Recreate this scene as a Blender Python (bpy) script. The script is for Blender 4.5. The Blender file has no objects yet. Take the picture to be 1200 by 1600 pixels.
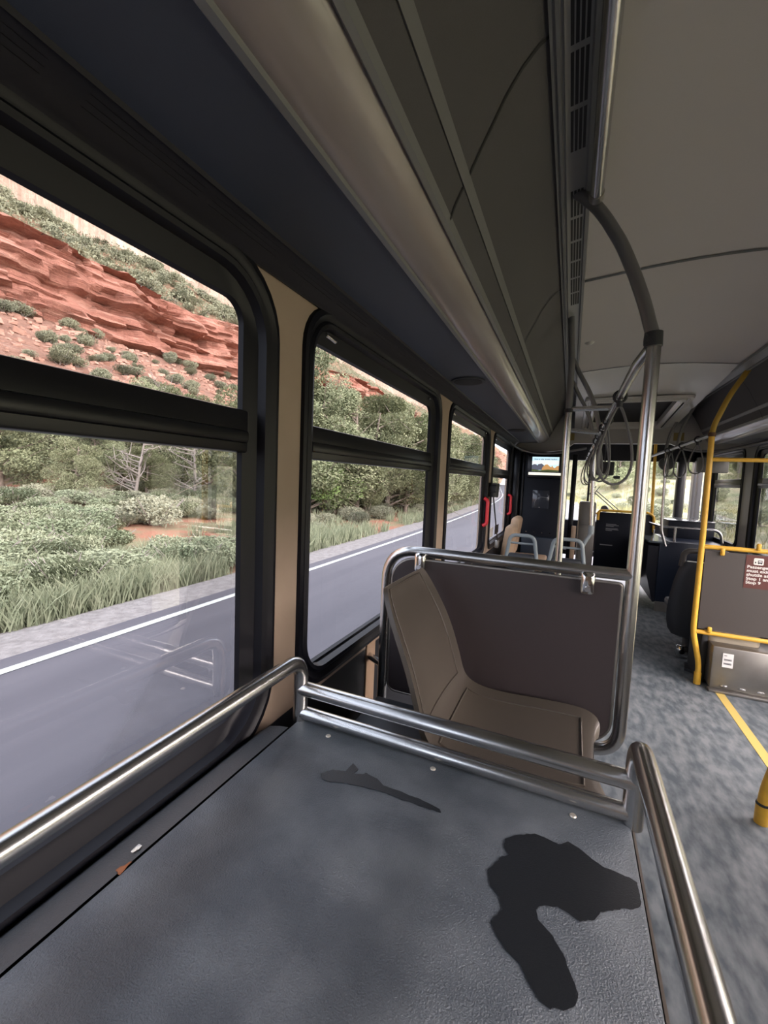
import bpy, bmesh, math, random
from mathutils import Vector, Matrix, noise
random.seed(7)
C = bpy.context.scene.collection
S = bpy.context.scene
# ------------------------------------------------------------------ camera
cam_d = bpy.data.cameras.new('camera'); cam = bpy.data.objects.new('camera', cam_d); C.objects.link(cam)
S.camera = cam
F_PX = 661.8
cam_d.sensor_fit = 'HORIZONTAL'; cam_d.sensor_width = 36; cam_d.lens = 36*F_PX/1200; cam_d.clip_start = .02; cam_d.clip_end = 2000
ya, pi_, ro = [math.radians(a) for a in (23.586, 4.657, 2.343)]
A_ = Matrix(((math.cos(ya), math.sin(ya), 0), (-math.sin(ya), math.cos(ya), 0), (0, 0, 1)))
B_ = Matrix(((1, 0, 0), (0, 0, -1), (0, 1, 0)))
P_ = Matrix(((1, 0, 0), (0, math.cos(pi_), -math.sin(pi_)), (0, math.sin(pi_), math.cos(pi_))))
Q_ = Matrix(((math.cos(ro), -math.sin(ro), 0), (math.sin(ro), math.cos(ro), 0), (0, 0, 1)))
M_ = Q_ @ P_ @ B_ @ A_                      # world -> x right, y down, z forward
rows = [M_[0], -M_[1], -M_[2]]
cam.matrix_world = Matrix.Translation((0, 0, 1.5)) @ Matrix(rows).transposed().to_4x4()
# ------------------------------------------------------------------ sky, light, exposure
W = bpy.data.worlds.new('sky'); S.world = W; W.use_nodes = True
wn = W.node_tree; wn.nodes.clear()
def WN(t): return wn.nodes.new(t)
tc = WN('ShaderNodeTexCoord'); sx = WN('ShaderNodeSeparateXYZ'); wn.links.new(tc.outputs['Generated'], sx.inputs[0])
mx = WN('ShaderNodeMapRange'); mx.inputs[1].default_value = -.2; mx.inputs[2].default_value = .9; wn.links.new(sx.outputs[0], mx.inputs[0])
cm = WN('ShaderNodeMix'); cm.data_type = 'RGBA'; wn.links.new(mx.outputs[0], cm.inputs[0])
cm.inputs[6].default_value = (.95, 1.02, 1.20, 1); cm.inputs[7].default_value = (3.5, 3.0, 2.9, 1)
bg = WN('ShaderNodeBackground'); bg.inputs[1].default_value = 2.6; wn.links.new(cm.outputs[2], bg.inputs[0])
wo = WN('ShaderNodeOutputWorld'); wn.links.new(bg.outputs[0], wo.inputs[0])
S.view_settings.view_transform = 'Standard'; S.view_settings.look = 'None'; S.view_settings.gamma = 1
S.view_settings.use_curve_mapping = False; S.view_settings.exposure = 1.58
S.cycles.max_bounces = 10; S.cycles.transparent_max_bounces = 24; S.cycles.sample_clamp_indirect = 6
S.cycles.diffuse_bounces = 6

# ------------------------------------------------------------------ materials
MT = {}
def mat(name, col, rough=.5, metal=0, col2=None, nscale=8, bump=0, bscale=60, spec=.5, lo=.35, hi=.65, detail=4, stretch=None, coat=0, emit=None, b_dist=.002):
    if name in MT: return MT[name]
    m = bpy.data.materials.new(name); m.use_nodes = True; t = m.node_tree; b = t.nodes['Principled BSDF']
    b.inputs['Base Color'].default_value = (*col, 1); b.inputs['Roughness'].default_value = rough; b.inputs['Metallic'].default_value = metal
    b.inputs['Specular IOR Level'].default_value = spec
    if coat: b.inputs['Coat Weight'].default_value = coat; b.inputs['Coat Roughness'].default_value = .08
    tcn = t.nodes.new('ShaderNodeTexCoord'); src = tcn.outputs['Object']
    if stretch:
        mp = t.nodes.new('ShaderNodeMapping'); mp.inputs['Scale'].default_value = stretch; t.links.new(src, mp.inputs[0]); src = mp.outputs[0]
    if col2:
        n = t.nodes.new('ShaderNodeTexNoise'); n.inputs['Scale'].default_value = nscale; n.inputs['Detail'].default_value = detail; t.links.new(src, n.inputs['Vector'])
        r = t.nodes.new('ShaderNodeMapRange'); r.inputs[1].default_value = lo; r.inputs[2].default_value = hi; t.links.new(n.outputs[0], r.inputs[0])
        x = t.nodes.new('ShaderNodeMix'); x.data_type = 'RGBA'; x.inputs[6].default_value = (*col, 1); x.inputs[7].default_value = (*col2, 1)
        t.links.new(r.outputs[0], x.inputs[0]); t.links.new(x.outputs[2], b.inputs['Base Color'])
    if bump:
        n2 = t.nodes.new('ShaderNodeTexNoise'); n2.inputs['Scale'].default_value = bscale; n2.inputs['Detail'].default_value = 3; t.links.new(src, n2.inputs['Vector'])
        bp = t.nodes.new('ShaderNodeBump'); bp.inputs['Strength'].default_value = bump; bp.inputs['Distance'].default_value = b_dist
        t.links.new(n2.outputs[0], bp.inputs['Height']); t.links.new(bp.outputs[0], b.inputs['Normal'])
    if emit: b.inputs['Emission Color'].default_value = (*col, 1); b.inputs['Emission Strength'].default_value = emit
    MT[name] = m; return m
steel = mat('brushed_steel', (.60, .60, .59), .25, 1, col2=(.52, .52, .52), nscale=4)
steel_dull = mat('dull_steel', (.34, .325, .30), .42, .9, col2=(.27, .255, .235), nscale=5)
grey_tube = mat('grey_tube', (.20, .20, .205), .38, .6)
chrome = mat('chrome', (.75, .75, .75), .12, 1)
yellow = mat('yellow_paint', (.74, .43, .045), .38, 0, col2=(.64, .37, .04), nscale=20, spec=.6)
beige = mat('beige_laminate', (.37, .285, .218), .55, 0, col2=(.34, .26, .198), nscale=6)
rubber = mat('black_rubber', (.0045, .0048, .0085), .42, 0, spec=.28)
blackmetal = mat('black_frame', (.006, .0065, .0095), .33, 0, spec=.35)
navy = mat('navy_panel', (.042, .049, .068), .6, 0, bump=.1, bscale=600)
darkvinyl = mat('dark_cove_fabric', (.066, .063, .066), .8, 0, bump=.5, bscale=500)
ceilm = mat('ceiling_vinyl', (.40, .375, .365), .75, 0, bump=.15, bscale=400)
seamm = mat('seam_dark', (.05, .055, .058), .5)
trimm = mat('grey_trim', (.16, .16, .158), .4)
lensm = mat('light_lens', (.27, .232, .222), .3, 0, spec=.7, coat=.3, col2=(.225, .195, .187), nscale=3, stretch=(6, .8, 6))
white_gloss = mat('white_gloss_panel', (.50, .49, .46), .22, 0, spec=.6)
slatm = mat('vent_dark', (.006, .006, .007), .7)
dwall = mat('dark_wall_panel', (.010, .011, .015), .5, 0, spec=.3)
bulkm = mat('bulkhead_black', (.005, .007, .013), .5, 0, spec=.22)
partm = mat('partition_brown', (.047, .037, .038), .42, 0, col2=(.042, .034, .035), nscale=3)
seatm = mat('seat_plastic', (.076, .065, .053), .36, 0, bump=.12, bscale=900)
tan = mat('tan_plastic', (.42, .30, .20), .5)
handlem = mat('handle_grey', (.19, .225, .24), .45)
charcoal = mat('charcoal_plastic', (.020, .022, .026), .55)
redm = mat('red_handle', (.55, .02, .03), .35)
leafm_brown = mat('dry_leaf', (.28, .10, .04), .8)
paper = mat('paper_white', (.7, .7, .68), .7)
signm = mat('sign_brown', (.095, .024, .019), .45)
signw = mat('sign_white', (.75, .72, .68), .6)
wetm = mat('wet_vinyl', (.011, .0135, .017), .36, 0, bump=.35, bscale=520, spec=.5)
brassy = mat('screw_head', (.62, .58, .50), .35, .6)
roadm = mat('asphalt', (.062, .064, .080), .75, 0, col2=(.076, .078, .095), nscale=3, stretch=(1, .08, 1), bump=.3, bscale=80)
linem = mat('road_line', (.42, .47, .46), .7)
gravelm = mat('gravel', (.22, .215, .215), .9, 0, col2=(.15, .145, .145), nscale=9, bump=.8, bscale=30, b_dist=.03)
soilm = mat('red_soil', (.24, .105, .065), .95, 0, col2=(.16, .15, .085), nscale=.9, bump=.8, bscale=12, b_dist=.05, lo=.42, hi=.62)
barkm = mat('bark', (.16, .13, .105), .9, 0, col2=(.27, .23, .19), nscale=9)
deadm = mat('dead_wood', (.26, .235, .215), .9)

def leafmat(name, c1, c2):
    m = bpy.data.materials.new(name); m.use_nodes = True; t = m.node_tree; b = t.nodes['Principled BSDF']
    b.inputs['Roughness'].default_value = .75; b.inputs['Specular IOR Level'].default_value = .2
    g = t.nodes.new('ShaderNodeTexCoord'); n = t.nodes.new('ShaderNodeTexNoise'); n.inputs['Scale'].default_value = 7; n.inputs['Detail'].default_value = 8
    t.links.new(g.outputs['Object'], n.inputs['Vector'])
    oi = t.nodes.new('ShaderNodeObjectInfo'); ad = t.nodes.new('ShaderNodeMath'); ad.operation = 'MULTIPLY_ADD'; ad.inputs[1].default_value = .3
    t.links.new(oi.outputs['Random'], ad.inputs[0]); t.links.new(n.outputs[0], ad.inputs[2])
    r = t.nodes.new('ShaderNodeMapRange'); r.inputs[1].default_value = .42; r.inputs[2].default_value = .9; t.links.new(ad.outputs[0], r.inputs[0])
    x = t.nodes.new('ShaderNodeMix'); x.data_type = 'RGBA'; x.inputs[6].default_value = (*c1, 1); x.inputs[7].default_value = (*c2, 1)
    t.links.new(r.outputs[0], x.inputs[0]); t.links.new(x.outputs[2], b.inputs['Base Color']); return m
juniper = leafmat('juniper_leaf', (.13, .155, .085), (.31, .33, .20))
bright = leafmat('cottonwood_leaf', (.17, .27, .085), (.26, .37, .14))
sage = leafmat('sage_leaf', (.16, .175, .125), (.29, .30, .215))
grassy = leafmat('grass_leaf', (.15, .19, .115), (.28, .31, .21))
scrub = leafmat('hill_scrub', (.13, .145, .10), (.22, .23, .15))

def rockmat(name, cols, zs=2.2, vert=False, bump=1.0):
    m = bpy.data.materials.new(name); m.use_nodes = True; t = m.node_tree; b = t.nodes['Principled BSDF']
    b.inputs['Roughness'].default_value = .95; b.inputs['Specular IOR Level'].default_value = .1
    g = t.nodes.new('ShaderNodeTexCoord'); mp = t.nodes.new('ShaderNodeMapping'); t.links.new(g.outputs['Object'], mp.inputs[0])
    mp.inputs['Scale'].default_value = (.5, .5, .05) if vert else (.035, .035, .55)
    n = t.nodes.new('ShaderNodeTexNoise'); n.inputs['Scale'].default_value = zs; n.inputs['Detail'].default_value = 8; n.inputs['Roughness'].default_value = .65; t.links.new(mp.outputs[0], n.inputs['Vector'])
    r = t.nodes.new('ShaderNodeValToRGB'); t.links.new(n.outputs[0], r.inputs[0]); e = r.color_ramp.elements
    e[0].position = .3; e[0].color = (*cols[0], 1); e[1].position = .7; e[1].color = (*cols[-1], 1)
    for i, c in enumerate(cols[1:-1]): k = e.new(.3+.4*(i+1)/(len(cols)-1)); k.color = (*c, 1)
    n2 = t.nodes.new('ShaderNodeTexNoise'); n2.inputs['Scale'].default_value = .55; n2.inputs['Detail'].default_value = 9; n2.inputs['Roughness'].default_value = .7; t.links.new(g.outputs['Object'], n2.inputs['Vector'])
    x = t.nodes.new('ShaderNodeMix'); x.data_type = 'RGBA'; x.blend_type = 'OVERLAY'; x.inputs[0].default_value = .5
    t.links.new(r.outputs[0], x.inputs[6]); t.links.new(n2.outputs[1 if False else 0], x.inputs[7]); t.links.new(x.outputs[2], b.inputs['Base Color'])
    ma = t.nodes.new('ShaderNodeMath'); ma.operation = 'ADD'; t.links.new(n.outputs[0], ma.inputs[0]); t.links.new(n2.outputs[0], ma.inputs[1])
    bp = t.nodes.new('ShaderNodeBump'); bp.inputs['Strength'].default_value = bump; bp.inputs['Distance'].default_value = 1.6; t.links.new(ma.outputs[0], bp.inputs['Height']); t.links.new(bp.outputs[0], b.inputs['Normal'])
    return m
redrock = rockmat('red_cliff_rock', [(.25, .115, .085), (.50, .245, .18), (.38, .175, .13), (.58, .32, .24), (.44, .25, .21)], zs=3.2, bump=1.0)
creamrock = rockmat('cream_cliff_rock', [(.20, .145, .115), (.40, .335, .27), (.32, .24, .19), (.43, .365, .30)], vert=True, bump=.5)
talusm = rockmat('talus_rock', [(.26, .14, .10), (.46, .28, .21), (.36, .21, .16), (.54, .40, .32)], zs=9)

def glassmat(name, tint, refl=1.0):
    m = bpy.data.materials.new(name); m.use_nodes = True; t = m.node_tree; t.nodes.clear()
    o = t.nodes.new('ShaderNodeOutputMaterial'); tr = t.nodes.new('ShaderNodeBsdfTransparent'); tr.inputs[0].default_value = (*tint, 1)
    gl = t.nodes.new('ShaderNodeBsdfGlossy'); gl.inputs['Roughness'].default_value = .01
    fr = t.nodes.new('ShaderNodeFresnel'); fr.inputs[0].default_value = 1.45; ml = t.nodes.new('ShaderNodeMath'); ml.operation = 'MULTIPLY'; ml.inputs[1].default_value = refl
    t.links.new(fr.outputs[0], ml.inputs[0]); mi = t.nodes.new('ShaderNodeMixShader')
    t.links.new(ml.outputs[0], mi.inputs[0]); t.links.new(tr.outputs[0], mi.inputs[1]); t.links.new(gl.outputs[0], mi.inputs[2]); t.links.new(mi.outputs[0], o.inputs[0]); return m
glass_t = glassmat('tinted_glass', (.315, .32, .325), .3)
glass_c = glassmat('clear_glass', (.86, .87, .87), .5)
glass_w = glassmat('windscreen_glass', (.62, .64, .62), .4)

# ------------------------------------------------------------------ mesh helpers
class MB:
    def __init__(s): s.v = []; s.f = []; s.mi = []
    def add(s, v, f, mi=0):
        o = len(s.v); s.v += [tuple(p) for p in v]; s.f += [tuple(i+o for i in q) for q in f]; s.mi += [mi]*len(f); return s
    def box(s, x0, x1, y0, y1, z0, z1, b=0, rot=None, seg=2):
        bm = bmesh.new(); bmesh.ops.create_cube(bm, size=1)
        for v in bm.verts: v.co = Vector(((x0+x1)/2+v.co.x*(x1-x0), (y0+y1)/2+v.co.y*(y1-y0), (z0+z1)/2+v.co.z*(z1-z0)))
        if b: bmesh.ops.bevel(bm, geom=bm.edges[:], offset=b, segments=seg, affect='EDGES', profile=.5)
        if rot:
            c = Vector(((x0+x1)/2, (y0+y1)/2, (z0+z1)/2))
            for v in bm.verts: v.co = c + rot @ (v.co-c)
        bm.verts.index_update(); s.add([v.co for v in bm.verts], [[v.index for v in f.verts] for f in bm.faces]); bm.free(); return s
    def tube(s, pts, r, fillet=0, seg=14, closed=False, cap=True, rs=None):
        P = [Vector(p) for p in pts]
        if fillet:
            Q = []; n = len(P)
            for i, p in enumerate(P):
                if not closed and i in (0, n-1): Q.append(p); continue
                a, b = P[i-1]-p, P[(i+1) % n]-p; fl = fillet[i] if isinstance(fillet, (list, tuple)) else fillet
                if fl <= 0: Q.append(p); continue
                d = min(fl, a.length*.49, b.length*.49); a, b = p+a.normalized()*d, p+b.normalized()*d
                for k in range(9): t = k/8; Q.append(a*(1-t)**2+p*2*t*(1-t)+b*t*t)
            P = Q
        n = len(P); T = []
        for i in range(n):
            if closed: d = P[(i+1) % n]-P[i-1]
            else: d = P[min(i+1, n-1)]-P[max(i-1, 0)]
            T.append(d.normalized())
        u = T[0].orthogonal().normalized(); V = []; 
        for i in range(n):
            u = (u-T[i]*u.dot(T[i])).normalized(); w = T[i].cross(u); rr = rs[i] if rs else r
            V += [P[i]+(u*math.cos(2*math.pi*k/seg)+w*math.sin(2*math.pi*k/seg))*rr for k in range(seg)]
        F = []
        for i in range(n if closed else n-1):
            j = (i+1) % n
            F += [(i*seg+k, i*seg+(k+1) % seg, j*seg+(k+1) % seg, j*seg+k) for k in range(seg)]
        if cap and not closed: F += [tuple(range(seg))[::-1], tuple((n-1)*seg+k for k in range(seg))]
        return s.add(V, F)
    def loft(s, loops, closed=True, cap0=False, cap1=False, mi=0):
        n = len(loops[0]); V = [p for l in loops for p in l]; F = []
        for i in range(len(loops)-1):
            for k in range(n if closed else n-1): F.append((i*n+k, i*n+(k+1) % n, (i+1)*n+(k+1) % n, (i+1)*n+k))
        if cap0: F.append(tuple(range(n))[::-1])
        if cap1: F.append(tuple((len(loops)-1)*n+k for k in range(n)))
        return s.add(V, F, mi)
    def profile(s, pts, y0, y1, n=1):      # x,z polyline swept along the bus
        ys = [y0+(y1-y0)*i/n for i in range(n+1)]
        return s.loft([[(x, y, z) for x, z in pts] for y in ys], closed=False)
    def cyl(s, a, b, r, seg=20, r2=None): return s.tube([a, b], r, seg=seg, rs=[r, r2 if r2 is not None else r])
    def prism(s, pts, off):                 # closed polygon of 3d points extruded by off
        off = Vector(off); n = len(pts); a = [Vector(p) for p in pts]
        return s.add(a+[p+off for p in a], [tuple(range(n))[::-1], tuple(range(n, 2*n))]+[(i, (i+1) % n, n+(i+1) % n, n+i) for i in range(n)])
org = {}
def obj(name, mb, mats, parent=None, smooth=35, loc=None):
    if not isinstance(mats, (list, tuple)): mats = [mats]
    me = bpy.data.meshes.new(name)
    if parent is not None: o0 = org[parent.name]
    elif loc is not None: o0 = Vector(loc)
    else:
        xs, ys, zs = zip(*mb.v); o0 = Vector(((min(xs)+max(xs))/2, (min(ys)+max(ys))/2, min(zs)))
    me.from_pydata([Vector(p)-o0 for p in mb.v], [], mb.f)
    for m in mats: me.materials.append(m)
    if any(mb.mi): me.polygons.foreach_set('material_index', mb.mi)
    me.validate()
    if smooth:
        me.polygons.foreach_set('use_smooth', [True]*len(me.polygons)); me.set_sharp_from_angle(angle=math.radians(smooth))
    bm = bmesh.new(); bm.from_mesh(me)
    if len(bm.faces) < 20000: bmesh.ops.recalc_face_normals(bm, faces=bm.faces[:])
    bm.to_mesh(me); bm.free()
    o = bpy.data.objects.new(name, me); C.objects.link(o)
    if parent is not None: o.parent = parent
    else: o.location = o0
    org[o.name] = o0
    return o
def thing(name, label, cat, loc, group=None):
    o = bpy.data.objects.new(name, None); C.objects.link(o); o.location = loc; org[o.name] = Vector(loc)
    o.empty_display_size = .05; o['label'] = label; o['category'] = cat
    if group: o['group'] = group
    return o
def tag(o, label, cat, group=None, kind=None):
    o['label'] = label; o['category'] = cat
    if group: o['group'] = group
    if kind: o['kind'] = kind
    return o
def struct(name, mb, m, parent=None, smooth=35, label=None):
    o = obj(name, mb, m, parent, smooth)
    if parent is None: o['kind'] = 'structure'
    if label: o['label'] = label
    return o
def sthing(name, loc, label=None):
    o = bpy.data.objects.new(name, None); C.objects.link(o); o.location = loc; org[o.name] = Vector(loc); o['kind'] = 'structure'
    if label: o['label'] = label
    return o
def part_label(o, l): o['label'] = l; return o
def rrect(y0, y1, z0, z1, r, n=7):          # rounded rectangle, list of (u,v)
    L = []
    for cy, cz, a0 in ((y1-r, z0+r, -90), (y1-r, z1-r, 0), (y0+r, z1-r, 90), (y0+r, z0+r, 180)):
        for k in range(n+1):
            a = math.radians(a0+90*k/n); L.append((cy+r*math.cos(a), cz+r*math.sin(a)))
    return L
def text_mb(s, size, fn, depth=.0006, align='LEFT', bold=0):
    cu = bpy.data.curves.new('t', 'FONT'); cu.body = s; cu.size = size; cu.align_x = align; cu.offset = bold; cu.space_line = .95; cu.resolution_u = 3; cu.fill_mode = 'BOTH'; cu.extrude = depth/2
    o = bpy.data.objects.new('t', cu); C.objects.link(o); dg = bpy.context.evaluated_depsgraph_get(); me = bpy.data.meshes.new_from_object(o.evaluated_get(dg))
    mb = MB(); mb.add([fn(v.co.x, v.co.y, v.co.z) for v in me.vertices], [tuple(p.vertices) for p in me.polygons])
    bpy.data.objects.remove(o); bpy.data.meshes.remove(me); bpy.data.curves.remove(cu); return mb

# ================================================================== THE BUS SHELL
XL, XR = -.70, 1.72
YB, YF = -3.2, 8.05
def mirr(x): return 1.02-x
floor_m = mat('speckled_floor', (.066, .083, .096), .55, 0, spec=.3, col2=(.165, .182, .192), nscale=15, detail=9, lo=.36, hi=.66, stretch=(1.6, .7, 1), bump=.15, bscale=200)
struct('floor', MB().box(XL-.08, XR+.08, YB, 8.0, -.12, 0), floor_m)
struct('trim_1', MB().box(1.095, 1.15, -1.5, 3.82, .0003, .0018), mat('floor_tape', (.50, .37, .10), .6), label='yellow stripe along the speckled floor')

# ---- walls with rounded window openings
def side_wall(name, side, wins, ya, yb, zlo, zhi, m):
    X = XL if side < 0 else XR; mb = MB()
    edges = [ya]
    ws = sorted(wins, key=lambda w: w['o'][0])
    for a, b in zip(ws, ws[1:]): edges.append((a['o'][1]+b['o'][0])/2)
    edges.append(yb)
    for w, e0, e1 in zip(ws, edges, edges[1:]):
        o0, o1, z0, z1, r = w['o']
        outer = rrect(e0, e1, zlo, zhi, .0004); inner = rrect(o0+.006, o1-.006, z0+.006, z1-.006, r)
        mb.loft([[(X, y, z) for y, z in outer], [(X, y, z) for y, z in inner], [(X+side*.07, y, z) for y, z in inner]])
    return struct(name, mb, m)
WL = [dict(o=(-2.2, -.72, .80, 1.99, .13), g=(-2.1, -.82)),
      dict(o=(-.60, .892, .80, 1.995, .17), g=(-.50, .792)),
      dict(o=(.996, 2.356, .835, 1.995, .14), g=(1.075, 2.235)),
      dict(o=(2.515, 3.95, .83, 1.985, .12), g=(2.59, 3.835)),
      dict(o=(4.12, 5.58, .83, 1.985, .12), g=(4.24, 5.46))]
WR = [dict(o=(-2.2, -.72, .80, 1.99, .13), g=(-2.1, -.82)),
      dict(o=(-.60, .892, .80, 1.995, .14), g=(-.50, .792)),
      dict(o=(.996, 2.25, .80, 1.995, .14), g=(1.08, 2.16)),
      dict(o=(2.40, 3.86, .12, 2.0, .08), g=(2.47, 3.79), door=1),
      dict(o=(4.02, 5.56, .86, 1.985, .12), g=(4.12, 5.44)),
      dict(o=(5.82, 7.0, .86, 1.985, .10), g=(5.92, 6.86))]
side_wall('wall_left', -1, WL, YB, 5.95, .82, 2.02, beige)
side_wall('wall_right', 1, WR, YB, 7.12, .10, 2.02, mat('grey_wall', (.20, .20, .20), .5))
mb = MB(); mb.box(XL-.05, XL, YB, YF, -.02, .82); struct('wall_left_lower', mb, dwall)
mb = MB(); mb.box(XR, XR+.05, YB, YF, -.02, .10); struct('baseboard_right', mb, dwall)

def window(n, side, w, glass, handle=False, sticker=False, latch=False):
    o0, o1, z0, z1, r = w['o']; g0, g1 = w['g']; X = XL if side < 0 else XR; s = side
    root = sthing('door_1' if w.get('door') else 'window_%d' % n, (X+s*.03, (o0+o1)/2, z0))
    zg0, zm0, zm1, zg1 = (.25, 1.545, 1.645, 1.90) if w.get('door') else (.900, 1.545, 1.645, 1.888)
    def L(y0, y1, za, zb, rr, x): return [(x, y, z) for y, z in rrect(y0, y1, za, zb, rr)]
    f = MB()
    # outer rubber ring with two ridges
    seq = [(0, .004, r), (.004, -.010, r), (.016, -.013, r), (.026, -.006, r-.015), (.034, -.004, r-.02), (.042, -.011, r-.025), (.052, -.008, r-.03), (.058, .012, r-.035)]
    loops = [L(o0+i, o1-i, z0+i, z1-i, max(rr, .02), X+s*d) for i, d, rr in seq]
    gi = [(g0-.012, g1+.012, zg0-.012, zg1+.012, .055, X+s*.022), (g0-.004, g1+.004, zg0-.004, zg1+.004, .05, X+s*.024), (g0, g1, zg0, zg1, .05, X+s*.036)]
    loops += [L(*q[:4], q[4], q[5]) for q in gi]
    f.loft(loops); struct('window_frame', f, rubber, root)
    # transom between the two panes
    t = MB(); t.box(X+s*.012, X+s*.045, g0-.02, g1+.02, zm0, zm1, .006) if s > 0 else t.box(X-.045, X-.012, g0-.012, g1+.012, zm0, zm1, .006)
    t.box(min(X+s*.002, X+s*.02), max(X+s*.002, X+s*.02), g0-.006, g1+.006, zm0+.022, zm0+.052, .007)
    struct('transom', t, blackmetal, root)
    for nm, a, b in (('pane', zg0-.01, zm0+.01), ('pane', zm1-.01, zg1+.01)):
        p = MB(); x = X+s*.038; p.add([(x, g0-.01, a), (x, g1+.01, a), (x, g1+.01, b), (x, g0-.01, b)], [(0, 1, 2, 3)]); struct(nm, p, glass, root, smooth=0)
    if latch:
        for yy, ll in ((g0+.06, .055), (g1-.08, .02)):
            q = MB(); q.cyl((X+s*.012, yy, 1.925), (X+s*.012, yy+ll, 1.92), .007); part_label(struct('latch', q, chrome, root), 'small chrome latch at the top')
    if handle:
        q = MB(); q.tube([(X+s*.01, g1+.045, 1.10), (X-s*.025, g1+.045, 1.12), (X-s*.025, g1+.045, 1.33), (X+s*.01, g1+.045, 1.35)], .016, .02); part_label(struct('release_handle', q, redm, root), 'red emergency release handle')
    if w.get('door'):
        q = MB(); q.box(X-.01, X+.04, (g0+g1)/2-.035, (g0+g1)/2+.035, .12, 1.95, .01); struct('centre_stile', q, blackmetal, root)
    return root
i = 0
for k, w in enumerate(WL): i += 1; wl = window(i, -1, w, glass_t if k else glass_c, handle=k >= 3, latch=k >= 2)
for k, w in enumerate(WR): i += 1; window(i, 1, w, glass_t if k > 3 else glass_c)

# stickers at the last left window
for a, y0, y1 in ((0, 4.33, 4.62), (1, 4.75, 5.0)):
    st = MB(); st.box(-.734, -.731, y0, y1, .92, 1.02); tag(obj('window_sticker', st, charcoal if a else paper), ('black and white notice sticker low in the far left window' if a else 'pale notice sticker at the near lower corner of the far left window'), 'sticker')

# ---- overhead left and right: header strip, slope panel, lens, cove, vent strip
Y1 = 5.72
def overhead(side):
    g = (lambda x: x) if side < 0 else mirr
    nm = 'left' if side < 0 else 'right'
    def pr(pts, y0=YB, y1=Y1, n=1): return MB().profile([(g(x), z) for x, z in pts], y0, y1, n)
    o = struct('trim_header_'+nm, pr([(-.705, 2.03), (-.705, 1.980), (-.690, 1.974), (-.683, 1.982), (-.668, 1.988), (-.664, 1.994), (-.626, 2.012), (-.621, 2.008), (-.614, 2.017)]), mat('header_grey', (.017, .016, .021), .5, spec=.3))
    # grille slots in header: child dark recess bars
    y = -1.5; 
    gr = MB()
    while y < 5.5:
        for k in range(3):
            a = .15+.27*k; p0 = Vector((-.664, 0, 1.994)).lerp(Vector((-.626, 0, 2.012)), a); p1 = Vector((-.668, 0, 2.0)).lerp(Vector((-.648, 0, 2.024)), a+.17)
            nx, nz = .0004, -.0010
            gr.add([(g(p0.x+nx), y, p0.z+nz), (g(p1.x+nx), y, p1.z+nz), (g(p1.x+nx), y+.20, p1.z+nz), (g(p0.x+nx), y+.20, p0.z+nz)], [(0, 1, 2, 3)])
        y += .225 if int((y+1.5)/.225) % 2 == 0 else .25
    struct('header_grille', gr, slatm, o)
    struct('ceiling_slope_'+nm, pr([(-.616, 2.014), (-.414, 2.016), (-.406, 2.024)]), navy)
    # lens: bulging diffuser with bright edge trims
    lens = sthing('trim_light_'+nm, (g(-.45), 2, 2.1), None)
    pts = []
    a, b = Vector((-.400, 2.013)), Vector((-.300, 2.068)); nrm = Vector((.475, -.88))
    for k in range(13):
        t = k/12; p = a.lerp(b, t)+nrm*(.017*math.sin(math.pi*t)**.8); pts.append((p.x, p.y))
    struct('light_lens', pr(pts), lensm, lens)
    struct('lens_edge', pr([(-.418, 2.015), (-.410, 2.006), (-.398, 2.006), (-.394, 2.016), (-.402, 2.026)]), trimm, lens)
    struct('lens_edge', pr([(-.306, 2.067), (-.297, 2.058), (-.288, 2.063), (-.283, 2.080)]), trimm, lens)
    # rounded nose at the front end
    nose = MB(); L1 = []
    for k in range(7):
        th = k/6*math.pi/2; sc = math.cos(th); yy = Y1+.10*math.sin(th)
        c = Vector((-.35, 2.045)); L1.append([(g(c.x+(x-c.x)*max(sc, .02)), yy, c.y+(z-c.y)*max(sc, .02)) for x, z in pts])
    nose.loft(L1, closed=False); struct('light_end_cap', nose, lensm, lens)
    cv = [(-.286, 2.074), (-.275, 2.105), (-.262, 2.130), (-.247, 2.160), (-.225, 2.207), (-.20, 2.255), (-.18, 2.295), (-.15, 2.34), (-.12, 2.372), (-.098, 2.386)]
    cove = struct('ceiling_cove_'+nm, pr(cv), darkvinyl)
    b2 = pr([(-.262, 2.138), (-.2555, 2.134), (-.2445, 2.156), (-.251, 2.164)]); struct('seam', b2, mat('cove_trim', (.13, .13, .128), .5), cove)
    sm = MB(); 
    for ys in (-.55, .951, 2.13, 4.165):
        sm.loft([[(g(x+.002), ys+dy, z-.0012) for x, z in cv] for dx, dy in ((0, -.004), (0, .004))], closed=False)
    struct('cross_seam', sm, slatm, cove)
    vs = struct('trim_vent_strip_'+nm, pr([(-.100, 2.392), (-.100, 2.374), (-.094, 2.374), (-.094, 2.380), (-.090, 2.380), (-.088, 2.372), (-.081, 2.372), (-.079, 2.380), (-.075, 2.380), (-.073, 2.376), (-.066, 2.380), (-.022, 2.388), (-.018, 2.382), (-.008, 2.382), (-.006, 2.402)]), trimm)
    sl = MB(); y = -1.4
    while y < 5.3:
        if not 1.30 < y+.07 < 1.50 and y < 2.3:
            for k in range(4):
                x = -.062+k*.0095; sl.add([(g(x), y, 2.3795+(x+.066)*.18), (g(x+.0065), y, 2.3795+(x+.0725)*.18), (g(x+.0065), y+.135, 2.3795+(x+.0725)*.18), (g(x), y+.135, 2.3795+(x+.066)*.18)], [(0, 1, 2, 3)])
        y += .15
    struct('vent_slots', sl, slatm, vs)
    # closed outer roof so no daylight leaks in
    struct('ceiling_backing_'+nm, pr([(-.74, 1.97), (-.74, 2.1), (-.5, 2.35), (-.1, 2.47), (.52, 2.5)], y1=YF), dwall)
overhead(-1); overhead(1)

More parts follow.
